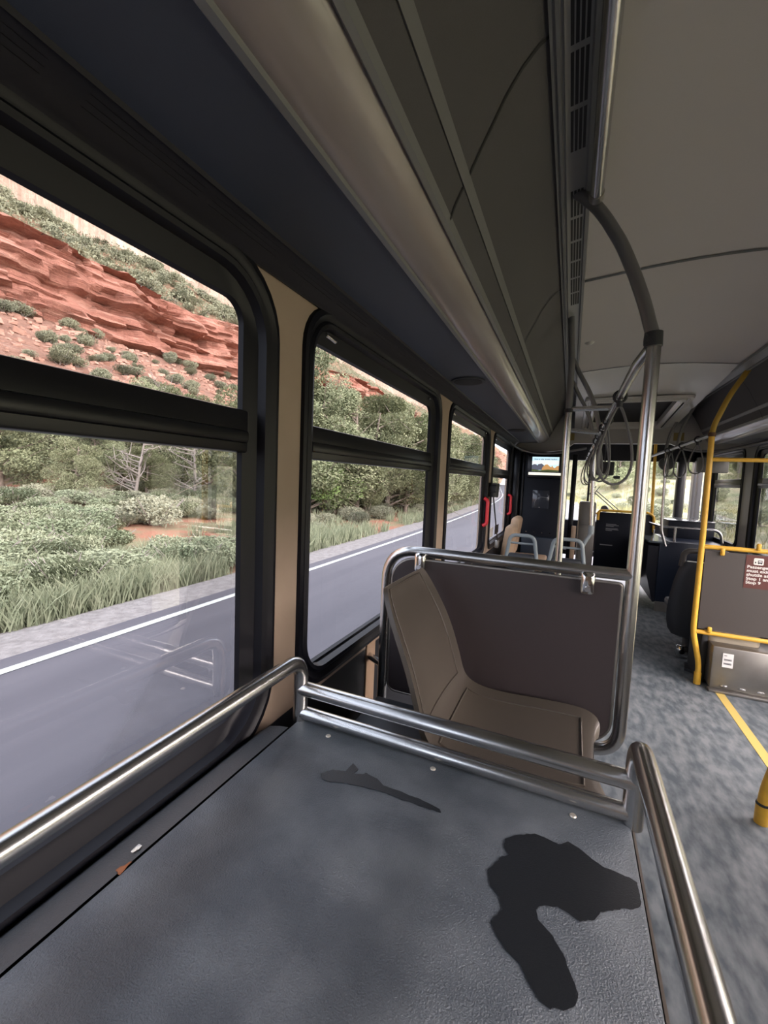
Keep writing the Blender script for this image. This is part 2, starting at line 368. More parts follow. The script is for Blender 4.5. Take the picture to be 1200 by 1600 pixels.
# ---- ceiling centre, crowned
mb = MB(); n = 12
def crown(t): return 2.402+.034*math.sin(math.pi*t)
cp = [(-.008+1.036*k/n, crown(k/n)) for k in range(n+1)]
mb.profile(cp, YB, 3.80, 1)
ceil = struct('ceiling', mb, ceilm)
sm = MB()
for ys in (-.9, 2.13, 3.80):
    sm.loft([[(x, ys+dy, z-.0025) for x, z in cp] for dy in (-.011, .011)], closed=False)
struct('ceiling_seam', sm, seamm, ceil)
# sloping glossy front panel with hatch recess
yA, zA, yB_, zB = 3.80, 2.40, 5.85, 2.20
def sl(y): return zA+(zB-zA)*(y-yA)/(yB_-yA)
hx0, hx1, hy0, hy1 = .17, .85, 4.62, 5.72
def quadgrid(mb, xs, ys, hole):
    V = [(x, y, (crown((x+.008)/1.036)-2.402)*max(0, 1-(y-yA)/1.2)+sl(y)) for y in ys for x in xs]; F = []
    for j in range(len(ys)-1):
        for i_ in range(len(xs)-1):
            xc, yc = (xs[i_]+xs[i_+1])/2, (ys[j]+ys[j+1])/2
            if hole[0] < xc < hole[1] and hole[2] < yc < hole[3]: continue
            F.append((j*len(xs)+i_, j*len(xs)+i_+1, (j+1)*len(xs)+i_+1, (j+1)*len(xs)+i_))
    mb.add(V, F)
mb = MB(); xs = [-.008, .05, .11, hx0, .3, .51, .7, hx1, .91, .97, 1.028]; ys = [3.80, 4.0, 4.3, hy0, 5.0, 5.4, hy1, 5.85]
quadgrid(mb, xs, ys, (hx0, hx1, hy0, hy1)); struct('ceiling_front_panel', mb, white_gloss)
h = thing('roof_hatch', 'square dark roof hatch with raised white rim above the aisle', 'hatch', (.51, 5.17, sl(5.17)-.03))
rim = MB()
def hl(i_, dz, r_=.05): return [(x, y, sl(y)+dz) for x, y in rrect(hx0-i_, hx1+i_, hy0-i_, hy1+i_, r_)]
rim.loft([hl(.10, .0), hl(.095, -.018), hl(.07, -.022), hl(.06, -.01), hl(.052, -.01), hl(.045, -.026), hl(.01, -.030), hl(-.012, -.01), hl(-.012, .05)]); obj('hatch_rim', rim, white_gloss, h)
hb = MB(); hb.add([(p[0], p[1], p[2]) for p in hl(.0, .045)], [tuple(range(len(hl(0, 0))))]); part_label(obj('hatch_cover', hb, slatm, h), 'black inside of the hatch opening')
for x in (hx0-.035, hx1+.035):
    q = MB(); q.box(x-.006, x+.006, hy0+.05, hy1-.05, sl((hy0+hy1)/2)-.034, sl((hy0+hy1)/2)-.028, .002); 
    for k, v in enumerate(q.v): q.v[k] = (v[0], v[1], v[2]-sl((hy0+hy1)/2)+sl(v[1]))
    obj('rim_groove', q, slatm, h)
# transverse end bulkhead of the overheads
mb = MB(); mb.prism([(-.74, 5.83, 1.965), (-.62, 5.83, 1.93), (-.40, 5.83, 1.90), (-.1, 5.83, 1.935), (0, 5.83, 2.02), (1.02, 5.83, 2.02), (1.12, 5.83, 1.97), (1.4, 5.83, 1.95), (1.74, 5.83, 1.98), (1.74, 5.83, 2.2), (1.1, 5.83, 2.42), (-.08, 5.83, 2.42), (-.74, 5.83, 2.2)], (0, .05, 0))
wf = struct('ceiling_end_bulkhead', mb, mat('end_panel_white', (.34, .335, .32), .4))
for x in (-.10, 1.04):
    q = MB(); q.box(x, x+.1, 5.822, 5.832, 2.055, 2.145, .002); tag(obj('notice_plate', q, mat('notice_gold', (.22, .17, .05), .6)), 'small yellow notice plate on the end panel, %s' % ('left of the hatch' if x < 0 else 'right of the hatch'), 'sign')
mb = MB(); mb.box(XL-.05, XR+.05, 5.88, YF+.1, 2.20, 2.23); struct('ceiling_front', mb, mat('front_ceiling', (.55, .56, .56), .35))
mb = MB(); mb.box(XL-.06, XR+.06, YB-.05, YB, -.02, 2.5); struct('wall_rear', mb, beige)

# grab rail trim curving round the ends of the overheads
t = MB(); t.tube([(-.70, 5.0, 2.0), (-.69, 5.45, 1.965), (-.60, 5.62, 1.915), (-.42, 5.66, 1.875), (-.2, 5.66, 1.88), (.02, 5.64, 1.92), (.14, 5.62, 1.945)], .014, .15); tag(obj('curved_grab_rail', t, grey_tube), 'grey curved tube sweeping under the end of the left overhead panel', 'grab rail')
t = MB(); t.tube([(1.70, 5.0, 1.99), (1.66, 5.3, 1.985), (1.45, 5.6, 1.93), (1.25, 5.68, 1.925), (1.08, 5.66, 1.96)], .014, .15); tag(obj('curved_grab_rail', t, grey_tube), 'grey curved tube sweeping under the end of the right overhead panel', 'grab rail')

# ---- front end: windscreen, pillars, dash
mb = MB()
mb.box(XL-.06, XR+.06, 7.98, 8.10, 1.93, 2.20); mb.box(XL-.06, XR+.06, 7.98, 8.12, .3, .93)
mb.box(XL-.08, XL+.10, 7.96, 8.08, .9, 2.0); mb.box(1.52, 1.64, 7.94, 8.08, .5, 2.0, .03)
struct('wall_front', mb, blackmetal)
ws = sthing('window_20', (.5, 8.02, .93))
p = MB(); p.add([(XL, 8.04, .93), (1.56, 8.04, .93), (1.56, 8.04, 1.95), (XL, 8.04, 1.95)], [(0, 1, 2, 3)]); struct('windscreen_pane', p, glass_w, ws, smooth=0)
q = MB(); q.box(.265, .30, 8.0, 8.03, .93, 1.95, .005); struct('centre_bar', q, blackmetal, ws)
mb = MB(); mb.box(XR, XR+.05, 7.12, 7.34, 0, 2.05); mb.box(XR, XR+.05, 7.62, 7.74, 0, 2.05); mb.box(XR, XR+.05, 7.9, YF, 0, 2.05); mb.box(XR, XR+.05, 7.12, YF, 1.95, 2.2); mb.box(XR, XR+.05, 5.8, YF, 2.0, 2.2)
struct('door_2', mb, blackmetal)
mb = MB(); mb.box(XL-.05, XL, 5.95, 6.5, .82, 2.2); mb.box(XL-.05, XL, 6.5, YF, 1.9, 2.2); mb.box(XL-.05, XL, 7.7, YF, .8, 2.2); struct('wall_driver', mb, blackmetal)
dash = thing('dashboard', 'black dashboard below the windscreen', 'dashboard', (.3, 7.6, 0))
q = MB(); q.box(-.56, 1.0, 7.42, 7.93, .45, .96, .06); obj('dash_body', q, blackmetal, dash)
q = MB(); q.tube([(-.30+.21*math.cos(a*math.pi/12), 7.25+.19*math.sin(a*math.pi/12), 1.05+.08*math.sin(a*math.pi/12)) for a in range(24)], .014, closed=True); q.cyl((-.3, 7.25, 1.04), (-.3, 7.45, .9), .03); obj('steering_wheel', q, charcoal, dash)
for k, (x0, x1) in enumerate(((.62, .30), (.70, .36))):
    q = MB(); q.tube([(x0+.32, 8.13, .90), (x1+.05, 8.13, 1.42)], .008); q.tube([(x1, 8.12, 1.35), (x1+.1, 8.12, 1.5)], .006)
    tag(obj('wiper', q, charcoal), ['black wiper arm slanting across the windscreen, nearer its left side', 'black wiper arm slanting across the windscreen, nearer its right side'][k], 'wiper')
q = MB(); q.box(.36, .62, 7.72, 7.80, 1.68, 1.90, .02); q.box(.47, .49, 7.75, 7.77, 1.9, 2.2); tag(obj('rear_view_mirror', q, charcoal), 'wide black box mirror hanging at the windscreen top', 'mirror')
q = MB(); q.box(.62, .72, 7.80, 7.83, 1.63, 1.68, .012); q.cyl((.67, 7.82, 1.68), (.67, 7.9, 1.95), .004); tag(obj('camera_unit', q, charcoal), 'tiny dark camera unit hanging on the windscreen', 'camera')
q = MB(); q.cyl((1.30, 7.6, 1.88), (1.30, 7.66, 1.88), .10); q.cyl((1.30, 7.65, 1.9), (1.30, 7.75, 2.2), .02); tag(obj('round_mirror', q, charcoal), 'round black mirror hanging at the upper right of the windscreen', 'mirror')
for x, r_, z in ((.55, .035, 1.15), (.53, .05, 1.02)):
    pass
q = MB(); q.cyl((.52, 7.7, .95), (.52, 7.7, 1.08), .02); q.cyl((.52, 7.68, 1.14), (.54, 7.73, 1.14), .055); q.cyl((.49, 7.68, 1.05), (.53, 7.73, 1.05), .035); tag(obj('dash_fan', q, charcoal), 'small black fan standing on the dashboard', 'fan')

# ================================================================== PLATFORM IN THE FOREGROUND
pl = thing('luggage_platform', 'large dark grey vinyl covered platform with steel guard rails, in the foreground', 'platform', (-.22, 0, 0))
deckm = mat('deck_vinyl', (.080, .098, .118), .42, 0, col2=(.152, .176, .200), nscale=9, bump=1.0, bscale=420, spec=.6, detail=8, lo=.4, hi=.7, b_dist=.0022)
q = MB(); q.box(-.60, .148, -1.6, .902, .83, .87, .006); obj('deck', q, deckm, pl)
q = MB(); q.profile([(-.604, .868), (-.63, .864), (-.66, .856), (-.68, .84), (-.695, .83)], -1.6, .84); part_label(obj('edge_strip', q, mat('strip_vinyl', (.055, .06, .066), .55, 0, bump=.6, bscale=300, b_dist=.0015), pl), 'narrow vinyl strip along the window side')
q = MB(); q.box(-.60, .14, -1.6, .89, .0, .83); obj('side_panel', q, dwall, pl)
RR = .0185
def lp(x): return [(x, -1.6, .87), (x, -1.6, 1.03), (x, .885, 1.03), (x, .885, .865)]
for x in (-.600, .150):
    q = MB(); q.tube(lp(x), RR, [0, .05, .055, 0]); obj('guard_rail', q, steel, pl)
for z, r_ in ((.952, .0185), (.888, .0165)):
    q = MB(); q.tube([(-.60, .885, z), (.15, .885, z)], r_); obj('cross_rail', q, steel, pl)
for x, y in ((-.495, .852), (-.232, .856), (.048, .852)):
    q = MB(); q.cyl((x, y, .8705), (x, y, .8725), .0065, r2=.005); part_label(obj('screw', q, brassy, pl), 'small pale screw head')
q = MB(); q.box(.149, .153, -1.6, .90, .02, .866); part_label(obj('edge_trim', q, mat('edge_brown', (.09, .075, .06), .5), pl), 'thin brown edge along the aisle side')

# wet patches, traced outline laid on the deck
def deck_pt(px, py, z=.8712):
    d = M_.transposed() @ Vector((px-600, py-800, F_PX)); k = (z-1.5)/d.z; return (d.x*k, d.y*k)
def patch(outl, label, z=.8712):
    pts = [deck_pt(*p) for p in outl]; out = []
    for i_ in range(len(pts)):
        a, b = Vector(pts[i_]), Vector(pts[(i_+1) % len(pts)]); m_ = max(2, int((b-a).length/.004))
        for k in range(m_):
            p = a.lerp(b, k/m_); w = noise.noise(Vector((p.x*120, p.y*120, 3)))*.0022+noise.noise(Vector((p.x*45, p.y*45, 8)))*.003; out.append((p.x+w, p.y-w*.7))
    mb = MB(); mb.add([(x, y, z) for x, y in out]+[(x, y, z-.0006) for x, y in out], [tuple(range(len(out)))]+[(k, (k+1) % len(out), len(out)+(k+1) % len(out), len(out)+k) for k in range(len(out))])
    return tag(obj('wet_patch', mb, wetm, smooth=0), label, 'wet patch')
patch([(790, 1312), (812, 1303), (832, 1302), (850, 1308), (872, 1318), (888, 1315), (905, 1325), (925, 1342), (945, 1356), (965, 1363), (985, 1372), (996, 1379), (1000, 1400), (1001, 1416), (985, 1421), (955, 1420), (938, 1424), (930, 1438), (905, 1438), (890, 1428), (872, 1417), (850, 1412), (838, 1422), (842, 1438), (862, 1460), (880, 1490), (893, 1525), (904, 1552), (899, 1570), (882, 1581), (860, 1576), (842, 1562), (826, 1535), (812, 1505), (792, 1486), (776, 1462), (767, 1440), (784, 1420), (779, 1400), (765, 1382), (762, 1360), (775, 1345), (795, 1335), (786, 1322)], 'large dark wet patch near the aisle edge of the platform')
patch([(502, 1209), (520, 1203), (540, 1205), (552, 1193), (560, 1202), (552, 1209), (572, 1208), (590, 1217), (600, 1228), (625, 1236), (655, 1248), (685, 1262), (688, 1268), (665, 1262), (640, 1253), (612, 1243), (585, 1233), (560, 1228), (535, 1222), (515, 1221), (503, 1216)], 'small narrow wet patch near the cross rails of the platform')
# leaf and paper scrap
def leafobj(px, py, name, label, cat, m, s=.011, flat=.3):
    x, y = deck_pt(px, py, .869); z = .8715 if x > -.6 else .868; mb = MB(); V = []; n_ = 10
    for k in range(n_):
        a = 2*math.pi*k/n_; rr = s*(1+.35*math.sin(3*a+px)); V.append((x+rr*math.cos(a)*.5, y+rr*math.sin(a), z+.002+.003*flat*math.sin(2*a)))
    V.append((x, y, z+.004)); mb.add(V, [(k, (k+1) % n_, n_) for k in range(n_)]); mb.add([(a, b, c-.0012) for a, b, c in V], [((k+1) % n_, k, n_) for k in range(n_)])
    tag(obj(name, mb, m), label, cat)
leafobj(192, 1357, 'dry_leaf', 'small dry brown leaf at the window side edge of the platform', 'leaf', leafm_brown)
leafobj(214, 1325, 'paper_scrap', 'tiny white scrap on the strip beside the platform', 'paper scrap', paper, s=.008)

# ================================================================== SIDE-FACING SEAT
st = thing('bucket_seat', 'grey brown moulded bucket seat beside the window, in front of the brown partition', 'seat', (-.2, 1.2, 0))
def seat_shell(w_, prof, thick=.012, lip=.012, nw=15):
    # prof: list of (x, z, halfwidth) from pan front to back top; width along y
    rows_ = []
    n_ = len(prof)
    def rowpts(off):
        R = []
        for i_, (x, z, hw) in enumerate(prof):
            a = Vector(prof[max(i_-1, 0)][:2]); b = Vector(prof[min(i_+1, n_-1)][:2]); d = (b-a).normalized(); nr = Vector((d.y, -d.x))  # toward sitter
            row = []
            for k in range(nw):
                t = -1+2*k/(nw-1); e = abs(t)**5; dish = (1-t*t)*-.016
                p = Vector((x, z))+nr*(dish+e*lip*.6+off); row.append((p.x, t*hw, p.y))
            R.append(row)
        return R
    A, B = rowpts(0), rowpts(-thick)
    return A, B
prof = [(.118, .775, .13), (.121, .795, .165), (.105, .806, .19), (.06, .809, .205), (-.04, .803, .212), (-.14, .797, .212), (-.21, .799, .212), (-.255, .808, .212), (-.285, .826, .212), (-.303, .855, .212), (-.320, .91, .212), (-.345, .985, .208), (-.372, 1.05, .203), (-.402, 1.11, .192), (-.425, 1.155, .178), (-.440, 1.185, .163), (-.447, 1.198, .15)]
# resample smooth
def smooth_prof(P, m=4):
    out = []
    for i_ in range(len(P)-1):
        p0, p1, p2, p3 = [Vector(P[min(max(j, 0), len(P)-1)]) for j in (i_-1, i_, i_+1, i_+2)]
        for k in range(m):
            t = k/m; out.append(tuple(.5*((2*p1)+(-p0+p2)*t+(2*p0-5*p1+4*p2-p3)*t*t+(-p0+3*p1-3*p2+p3)*t**3)))
    out.append(P[-1]); return out
def build_shell(prof, yc, thick=.012):
    A, B = seat_shell(.42, smooth_prof(prof), thick); mb = MB(); n_, m_ = len(A), len(A[0])
    V = [(x, y+yc, z) for r in A for x, y, z in r]+[(x, y+yc, z) for r in B for x, y, z in r]; F = []; O = n_*m_
    for i_ in range(n_-1):
        for k in range(m_-1):
            F.append((i_*m_+k, i_*m_+k+1, (i_+1)*m_+k+1, (i_+1)*m_+k)); F.append((O+i_*m_+k+1, O+i_*m_+k, O+(i_+1)*m_+k, O+(i_+1)*m_+k+1))
    for i_ in range(n_-1):
        for k in (0, m_-1): F.append((i_*m_+k, (i_+1)*m_+k, O+(i_+1)*m_+k, O+i_*m_+k))
    for k in range(m_-1):
        for i_ in (0, n_-1): F.append((i_*m_+k, i_*m_+k+1, O+i_*m_+k+1, O+i_*m_+k))
    mb.add(V, F); return mb
YC = 1.205
obj('seat_shell', build_shell(prof, YC, .014), seatm, st, smooth=50)
# raised outline of the insert on back and pan
def on_shell(u, t):   # u 0..1 along profile, t -1..1
    P = smooth_prof(prof); i_ = min(int(u*(len(P)-1)), len(P)-2); f_ = u*(len(P)-1)-i_
    a, b = Vector(P[i_]), Vector(P[i_+1]); p = a.lerp(b, f_); d = (b-a); d = Vector((d.x, d.y)).normalized(); nr = Vector((d.y, -d.x)); e = abs(t)**5; off = (1-t*t)*-.016+e*.007+.001
    return (p.x+nr.x*off, YC+t*p.z, p.y+nr.y*off)
for (u0, u1, tt) in ((.17, .46, .78), (.56, .95, .80)):
    loop = [on_shell(u0+(u1-u0)*k/16, tt) for k in range(17)]+[on_shell(u1, tt-2*tt*k/10) for k in range(1, 10)]+[on_shell(u1-(u1-u0)*k/16, -tt) for k in range(17)]+[on_shell(u0, -tt+2*tt*k/10) for k in range(1, 10)]
    q = MB(); q.tube(loop, .0028, seg=6, closed=True); obj('insert_bead', q, seatm, st)
q = MB(); q.box(-.28, .03, 1.10, 1.16, .70, .76, .01); q.box(-.28, .03, 1.27, 1.33, .70, .76, .01); q.box(-.6, -.2, 1.05, 1.38, .64, .70, .01); obj('seat_bracket', q, charcoal, st)
q = MB(); q.box(-.68, -.16, .95, 1.42, 0, .64); tag(obj('wheel_housing', q, dwall), 'dark boxed wheel housing under the bucket seat', 'wheel housing')

# ================================================================== BROWN PARTITION WITH STEEL FRAME
YP = 1.45
pt = thing('partition_frame', 'brown partition panel in a bent steel tube frame in front of the bucket seat', 'partition', (-.2, YP, 0))
PX = .190
q = MB(); q.tube([(PX, YP, 1.93), (PX, YP, .672), (-.2, YP, .672)], .019, [0, .085, 0], seg=18); obj('upright', q, steel, pt)
q = MB(); q.tube([(PX, YP, 1.237), (-.612, YP, 1.237), (-.612, YP, .45)], .0185, [0, .12, 0], seg=18); obj('top_rail', q, steel, pt)
q = MB(); q.tube([(PX, YP, 1.925), (.178, 1.455, 1.965), (.160, 1.46, 2.03), (.128, 1.465, 2.12), (.088, 1.47, 2.215), (.040, 1.475, 2.30), (.008, 1.478, 2.345), (-.045, 1.48, 2.395)], .018, .03); obj('ceiling_arm', q, grey_tube, pt)
q = MB(); q.cyl((PX-.001, YP, 1.905), (PX-.003, YP, 1.945), .0235); q.cyl((PX-.026, YP-.004, 1.925), (PX-.012, YP-.004, 1.925), .017); part_label(obj('coupling', q, charcoal, pt), 'black coupling at the top of the upright')
def corner_loop(x0, x1, z0, z1, rbl, rbr, rtr, rtl, n=8):
    L = []
    for cx, cz, rr, a0 in ((x1-rbr, z0+rbr, rbr, -90), (x1-rtr, z1-rtr, rtr, 0), (x0+rtl, z1-rtl, rtl, 90), (x0+rbl, z0+rbl, rbl, 180)):
        L += [(cx+rr*math.cos(math.radians(a0+90*k/n)), cz+rr*math.sin(math.radians(a0+90*k/n))) for k in range(n+1)]
    return L
po = corner_loop(-.588, .164, .695, 1.208, .03, .075, .012, .09)
q = MB(); q.prism([(x, YP-.004, z) for x, z in po], (0, .008, 0)); obj('panel', q, partm, pt)
q = MB(); q.tube([(x, YP, z) for x, z in po], .0055, closed=True, seg=8); part_label(obj('panel_edging', q, steel_dull, pt), 'thin metal edging round the panel')
for x in (-.475, .068):
    q = MB(); q.box(x-.021, x+.021, YP-.034, YP-.006, 1.165, 1.236, .013, seg=4); q.cyl((x, YP-.038, 1.186), (x, YP-.02, 1.186), .008); part_label(obj('clamp', q, chrome, pt), 'chrome clamp')
q = MB(); q.tube([(-.612, YP, .785), (-.70, YP+.05, .785)], .014); obj('standoff', q, steel, pt)
q = MB(); q.box(-.704, -.692, 1.475, 1.555, .50, .835, .004); tag(obj('wall_bracket', q, mat('bracket_tan', (.40, .27, .18), .5)), 'tan mounting plate on the dark wall below the second window', 'bracket')

# ceiling grab rail
cr = thing('ceiling_grab_rail', 'long steel grab rail running beside the ceiling vent strip', 'grab rail', (.008, 0, 2.35))
q = MB(); q.tube([(.008, -1.6, 2.352), (.010, 1.455, 2.352)], .018); obj('tube', q, steel, cr)
q = MB(); q.cyl((.010, 1.43, 2.352), (.010, 1.456, 2.352), .0205); obj('end_collar', q, steel_dull, cr)
q = MB(); q.tube([(.45, 2.1, 2.43), (.45, 2.1, 2.43)], .01) if False else None

# second pole with ceiling arm and rungs
p2 = thing('stanchion_pole', 'steel floor to ceiling pole behind the brown partition', 'pole', (-.03, 2.5, 0))
q = MB(); q.cyl((-.027, 2.5, 0), (-.038, 2.5, 1.90), .018); obj('upright', q, steel, p2)
q = MB(); q.tube([(-.038, 2.5, 1.90), (-.040, 2.5, 2.15), (-.055, 2.5, 2.33), (-.06, 2.5, 2.39)], .0165, .08); obj('ceiling_arm', q, grey_tube, p2)
q = MB(); q.cyl((-.038, 2.5, 1.885), (-.038, 2.5, 1.905), .022); obj('coupling', q, charcoal, p2)
q = MB(); q.tube([(-.038, 2.5, 1.905), (.165, 2.5, 1.905)], .013); obj('rung', q, steel, p2)

# strap rail
sr = thing('strap_rail', 'overhead steel rail with hanging straps, left of the aisle', 'grab rail', (.17, 3, 1.9))
def railp(y): t = (y-1.45)/(4.0-1.45); return Vector((.172+(.160-.172)*t, y, 1.905+(1.85-1.905)*t))
q = MB(); q.tube([(PX, 1.455, 1.915), tuple(railp(1.62)), tuple(railp(3.98)), tuple(railp(5.6)+Vector((0, 0, -.0)))], .0165, .02); obj('tube', q, steel, sr)
for ya_ in (3.3, 4.0):
    b = railp(ya_); q = MB(); q.tube([tuple(b), (.10, ya_, 2.1), (.0, ya_, 2.28), (-.05, ya_, 2.385)], .0155, .12); obj('ceiling_arm', q, grey_tube, sr)
b = railp(3.3); q = MB(); q.tube([tuple(b), (-.04, 3.3, b.z+.02)], .013); obj('rung', q, steel, sr)
p3 = thing('seat_pole', 'steel pole with grey fitting rising from a seat handle to the strap rail', 'pole', (.17, 4.0, 0))
q = MB(); q.cyl((.185, 4.0, 1.10), (.160, 4.0, 1.85), .0165); obj('upright', q, steel, p3)
q = MB(); q.cyl((.186, 4.0, 1.09), (.183, 4.0, 1.165), .024); q.tube([(.186, 4.0, 1.10), (.15, 4.0, 1.03), (.13, 4.0, .98)], .016, .02); part_label(obj('foot_fitting', q, handlem, p3), 'grey plastic fitting')

def strap(pos, L, Wd, rot, label, group):
    t = thing('grab_strap', label, 'strap', tuple(pos), group)
    x, y, z = pos
    q = MB(); q.tube([(x+.024*math.cos(a), y+.0, z+.024*math.sin(a)) for a in [k*math.pi/8 for k in range(16)]], .006, closed=True, seg=8); q.cyl((x, y, z-.045), (x, y, z-.018), .012); obj('clip', q, charcoal, t)
    pts = []
    ca, sa = math.cos(rot), math.sin(rot)
    for k in range(33):
        s_ = k/32*2*math.pi; w_ = math.sin(s_)*Wd/2*(.35+.65*(1-math.cos(s_))/2*1.25); h_ = -(1-math.cos(s_))/2*L
        pts.append((x+w_*ca, y+w_*sa, z-.04+h_))
    q = MB(); q.tube(pts[:-1], .0058, closed=True, seg=8); obj('loop', q, mat('strap_grey', (.12, .122, .125), .5), t)
    return t
for k, (yy, L_, W_, ro_) in enumerate(((2.12, .34, .17, .3), (2.75, .27, .13, 1.0), (3.05, .30, .12, .2), (3.45, .28, .13, .8), (3.75, .27, .12, .1), (4.5, .27, .13, .5), (5.0, .27, .13, .9), (5.4, .27, .13, .3))):
    lab = ['grey loop strap nearest the viewer on the left strap rail, hanging widest', 'grey loop strap second along the left strap rail'][k] if k < 2 else 'grey loop strap %s along the left strap rail' % ['third', 'fourth', 'fifth', 'sixth', 'seventh', 'farthest'][k-2]
    strap(railp(yy), L_, W_, ro_, lab, 'loop straps on the left strap rail')

# ================================================================== BULKHEAD BEHIND THE DRIVER, SCREEN, SEATS ON THE LEFT
bk = thing('driver_bulkhead', 'tall black panel behind the driver seat, at the end of the left windows', 'bulkhead', (-.35, 5.7, 0))
q = MB(); q.box(-.70, -.035, 5.70, 5.78, 0, 1.90, .01); obj('panel', q, bulkm, bk)
q = MB(); q.box(-.70, -.60, 5.60, 5.72, .6, 1.95, .02); q.box(-.58, -.555, 5.67, 5.71, .6, 1.9, .008); obj('corner_post', q, blackmetal, bk)
q = MB(); q.box(-.54, -.035, 5.64, 5.70, .0, .83, .02); obj('lower_panel', q, mat('bulk_lower', (.02, .03, .045), .45), bk)
for k in range(4):
    q = MB(); x = -.485+k*.095; q.cyl((x, 5.692, .885), (x, 5.70, .885), .007); obj('bolt', q, chrome, bk)
pf = MB(); pf.box(-.435, -.235, 5.688, 5.70, 1.19, 1.42, .003); fr_ = part_label(obj('poster_holder', pf, mat('clear_acrylic', (.03, .035, .045), .12, spec=.6), bk), 'empty clear poster holder')
q = MB(); q.tube([(-.41, 5.684, 1.20), (-.405, 5.684, 1.28), (-.36, 5.684, 1.335), (-.30, 5.684, 1.335), (-.255, 5.684, 1.33)], .003, .04, seg=6); obj('scratch_arc', q, mat('scratch', (.2, .21, .22), .5), fr_)
for x, z in ((-.425, 1.36), (-.255, 1.355), (-.345, 1.205)):
    q = MB(); q.cyl((x, 5.684, z), (x, 5.69, z), .005); obj('screw', q, chrome, fr_)
sc = thing('display_screen', 'lit display screen mounted high on the black bulkhead', 'screen', (-.30, 5.66, 1.60))
q = MB(); q.box(-.52, -.05, 5.655, 5.70, 1.575, 1.86, .01); obj('housing', q, blackmetal, sc)
skym = mat('screen_sky', (.55, .78, .88), .5, emit=0.36); skyp = mat('screen_white', (.85, .9, .88), .5, emit=0.31)
X0, X1, Z0, Z1 = -.463, -.150, 1.655, 1.835; ysc = 5.652
q = MB(); q.box(X0, X1, ysc, ysc+.004, Z0, Z1); obj('picture', q, skym, sc)
def scr(pts, m, dy, nm): q = MB(); q.prism([(X0+(X1-X0)*u, ysc-dy, Z0+(Z1-Z0)*v) for u, v in pts], (0, .0012, 0)); obj(nm, q, m, sc, smooth=0)
scr([(0, .45), (.3, .5), (.6, .45), (1, .5), (1, .75), (.6, .8), (.3, .78), (0, .72)], skyp, .001, 'picture_cloud')
scr([(0, 0), (1, 0), (1, .1), (.6, .14), (.3, .08), (0, .16)], mat('screen_green', (.10, .13, .04), .5, emit=0.17), .005, 'picture_ground')
scr([(0, .1), (0, .42), (.08, .5), (.16, .48), (.2, .4), (.24, .5), (.36, .55), (.45, .42), (.42, .1)], mat('screen_grey', (.13, .14, .19), .5, emit=0.20), .002, 'picture_hills')
scr([(.36, .05), (.4, .3), (.5, .48), (.58, .5), (.66, .38), (.72, .3), (.75, .44), (.8, .3), (.85, .25), (.92, .38), (1, .42), (1, .05)], mat('screen_orange', (.62, .33, .12), .5, emit=0.27), .003, 'picture_rocks')
q = text_mb('How to take shuttle reading?', .023, lambda x, y, z: (X0+(X1-X0)*.5+x, ysc-.006-z, Z0+(Z1-Z0)*.80+y), align='CENTER', bold=.0004); obj('caption', q, mat('screen_text', (.02, .08, .2), .5, emit=0.03), sc, smooth=0)
q = MB(); q.box(-.50, -.105, 5.640, 5.655, 1.61, 1.642, .003); part_label(obj('light_bar', q, mat('screen_bar', (.92, .88, .76), .5, emit=0.32), sc), 'glowing cream bar under the picture')

# row of forward seats seen from behind: grey handles on top
def row_seat(x0, x1, label):
    t = thing('handled_chair', label, 'seat', ((x0+x1)/2, 4.0, 0), 'grey handled seats behind the partition')
    q = MB(); q.box(x0+.01, x1-.01, 3.98, 4.05, .55, .86, .03, seg=4); q.box(x0+.01, x1-.01, 4.05, 4.45, .50, .56, .025, seg=3); obj('seat_shell', q, charcoal, t)
    q = MB(); q.box((x0+x1)/2-.1, (x0+x1)/2+.1, 4.1, 4.3, 0, .5, .02); obj('pedestal', q, dwall, t)
    q = MB(); q.tube([(x0, 4.0, .82), (x0+.03, 3.98, 1.03), (x1-.03, 3.98, 1.03), (x1, 4.0, .82)], .0165, .06); q.tube([(x0+.02, 4.0, .955), (x1-.02, 4.0, .955)], .010); obj('handle', q, handlem, t)
row_seat(-.50, -.235, 'left seat with grey grab handle showing over the partition rail')
row_seat(-.13, .15, 'right seat with grey grab handle showing over the partition rail')
def tanseat(y, dz, label):
    t = thing('bench_chair', label, 'seat', (-.55, y, 0), 'tan side facing seats')
    q = MB(); q.box(-.62, -.52, y-.2, y+.17, .66, 1.05+dz, .045, seg=4, rot=Matrix.Rotation(.12, 3, 'Y')); q.box(-.58, -.2, y-.19, y+.17, .60, .66, .025, seg=3); obj('seat_shell', q, tan, t)
    q = MB(); q.box(-.5, -.3, y-.1, y+.1, 0, .6, .02); obj('pedestal', q, dwall, t)
tanseat(4.75, .0, 'tan side facing seat nearer, below the far left windows')
tanseat(5.2, .06, 'tan side facing seat farther, against the black bulkhead')

# seat belt retractor on the pillar
sb = thing('seat_belt', 'black seat belt reel with strap on the pillar between the far left windows', 'seat belt', (-.68, 4.05, 1.6))
q = MB(); q.box(-.70, -.62, 3.99, 4.11, 1.40, 1.48, .02, seg=3); q.cyl((-.665, 4.05, 1.36), (-.66, 4.05, 1.49), .052, r2=.055); obj('reel_housing', q, charcoal, sb)
q = MB(); q.add([(-.66, 4.02, 1.38), (-.66, 4.075, 1.38), (-.60, 4.12, .93), (-.60, 4.065, .93)], [(0, 1, 2, 3)]); q.add([(-.657, 4.02, 1.38), (-.657, 4.075, 1.38), (-.597, 4.12, .93), (-.597, 4.065, .93)], [(3, 2, 1, 0)]); obj('webbing', q, blackmetal, sb)
q = MB(); q.box(-.62, -.585, 4.05, 4.12, .88, .95, .008); part_label(obj('tongue', q, steel_dull, sb), 'pale metal belt tongue')

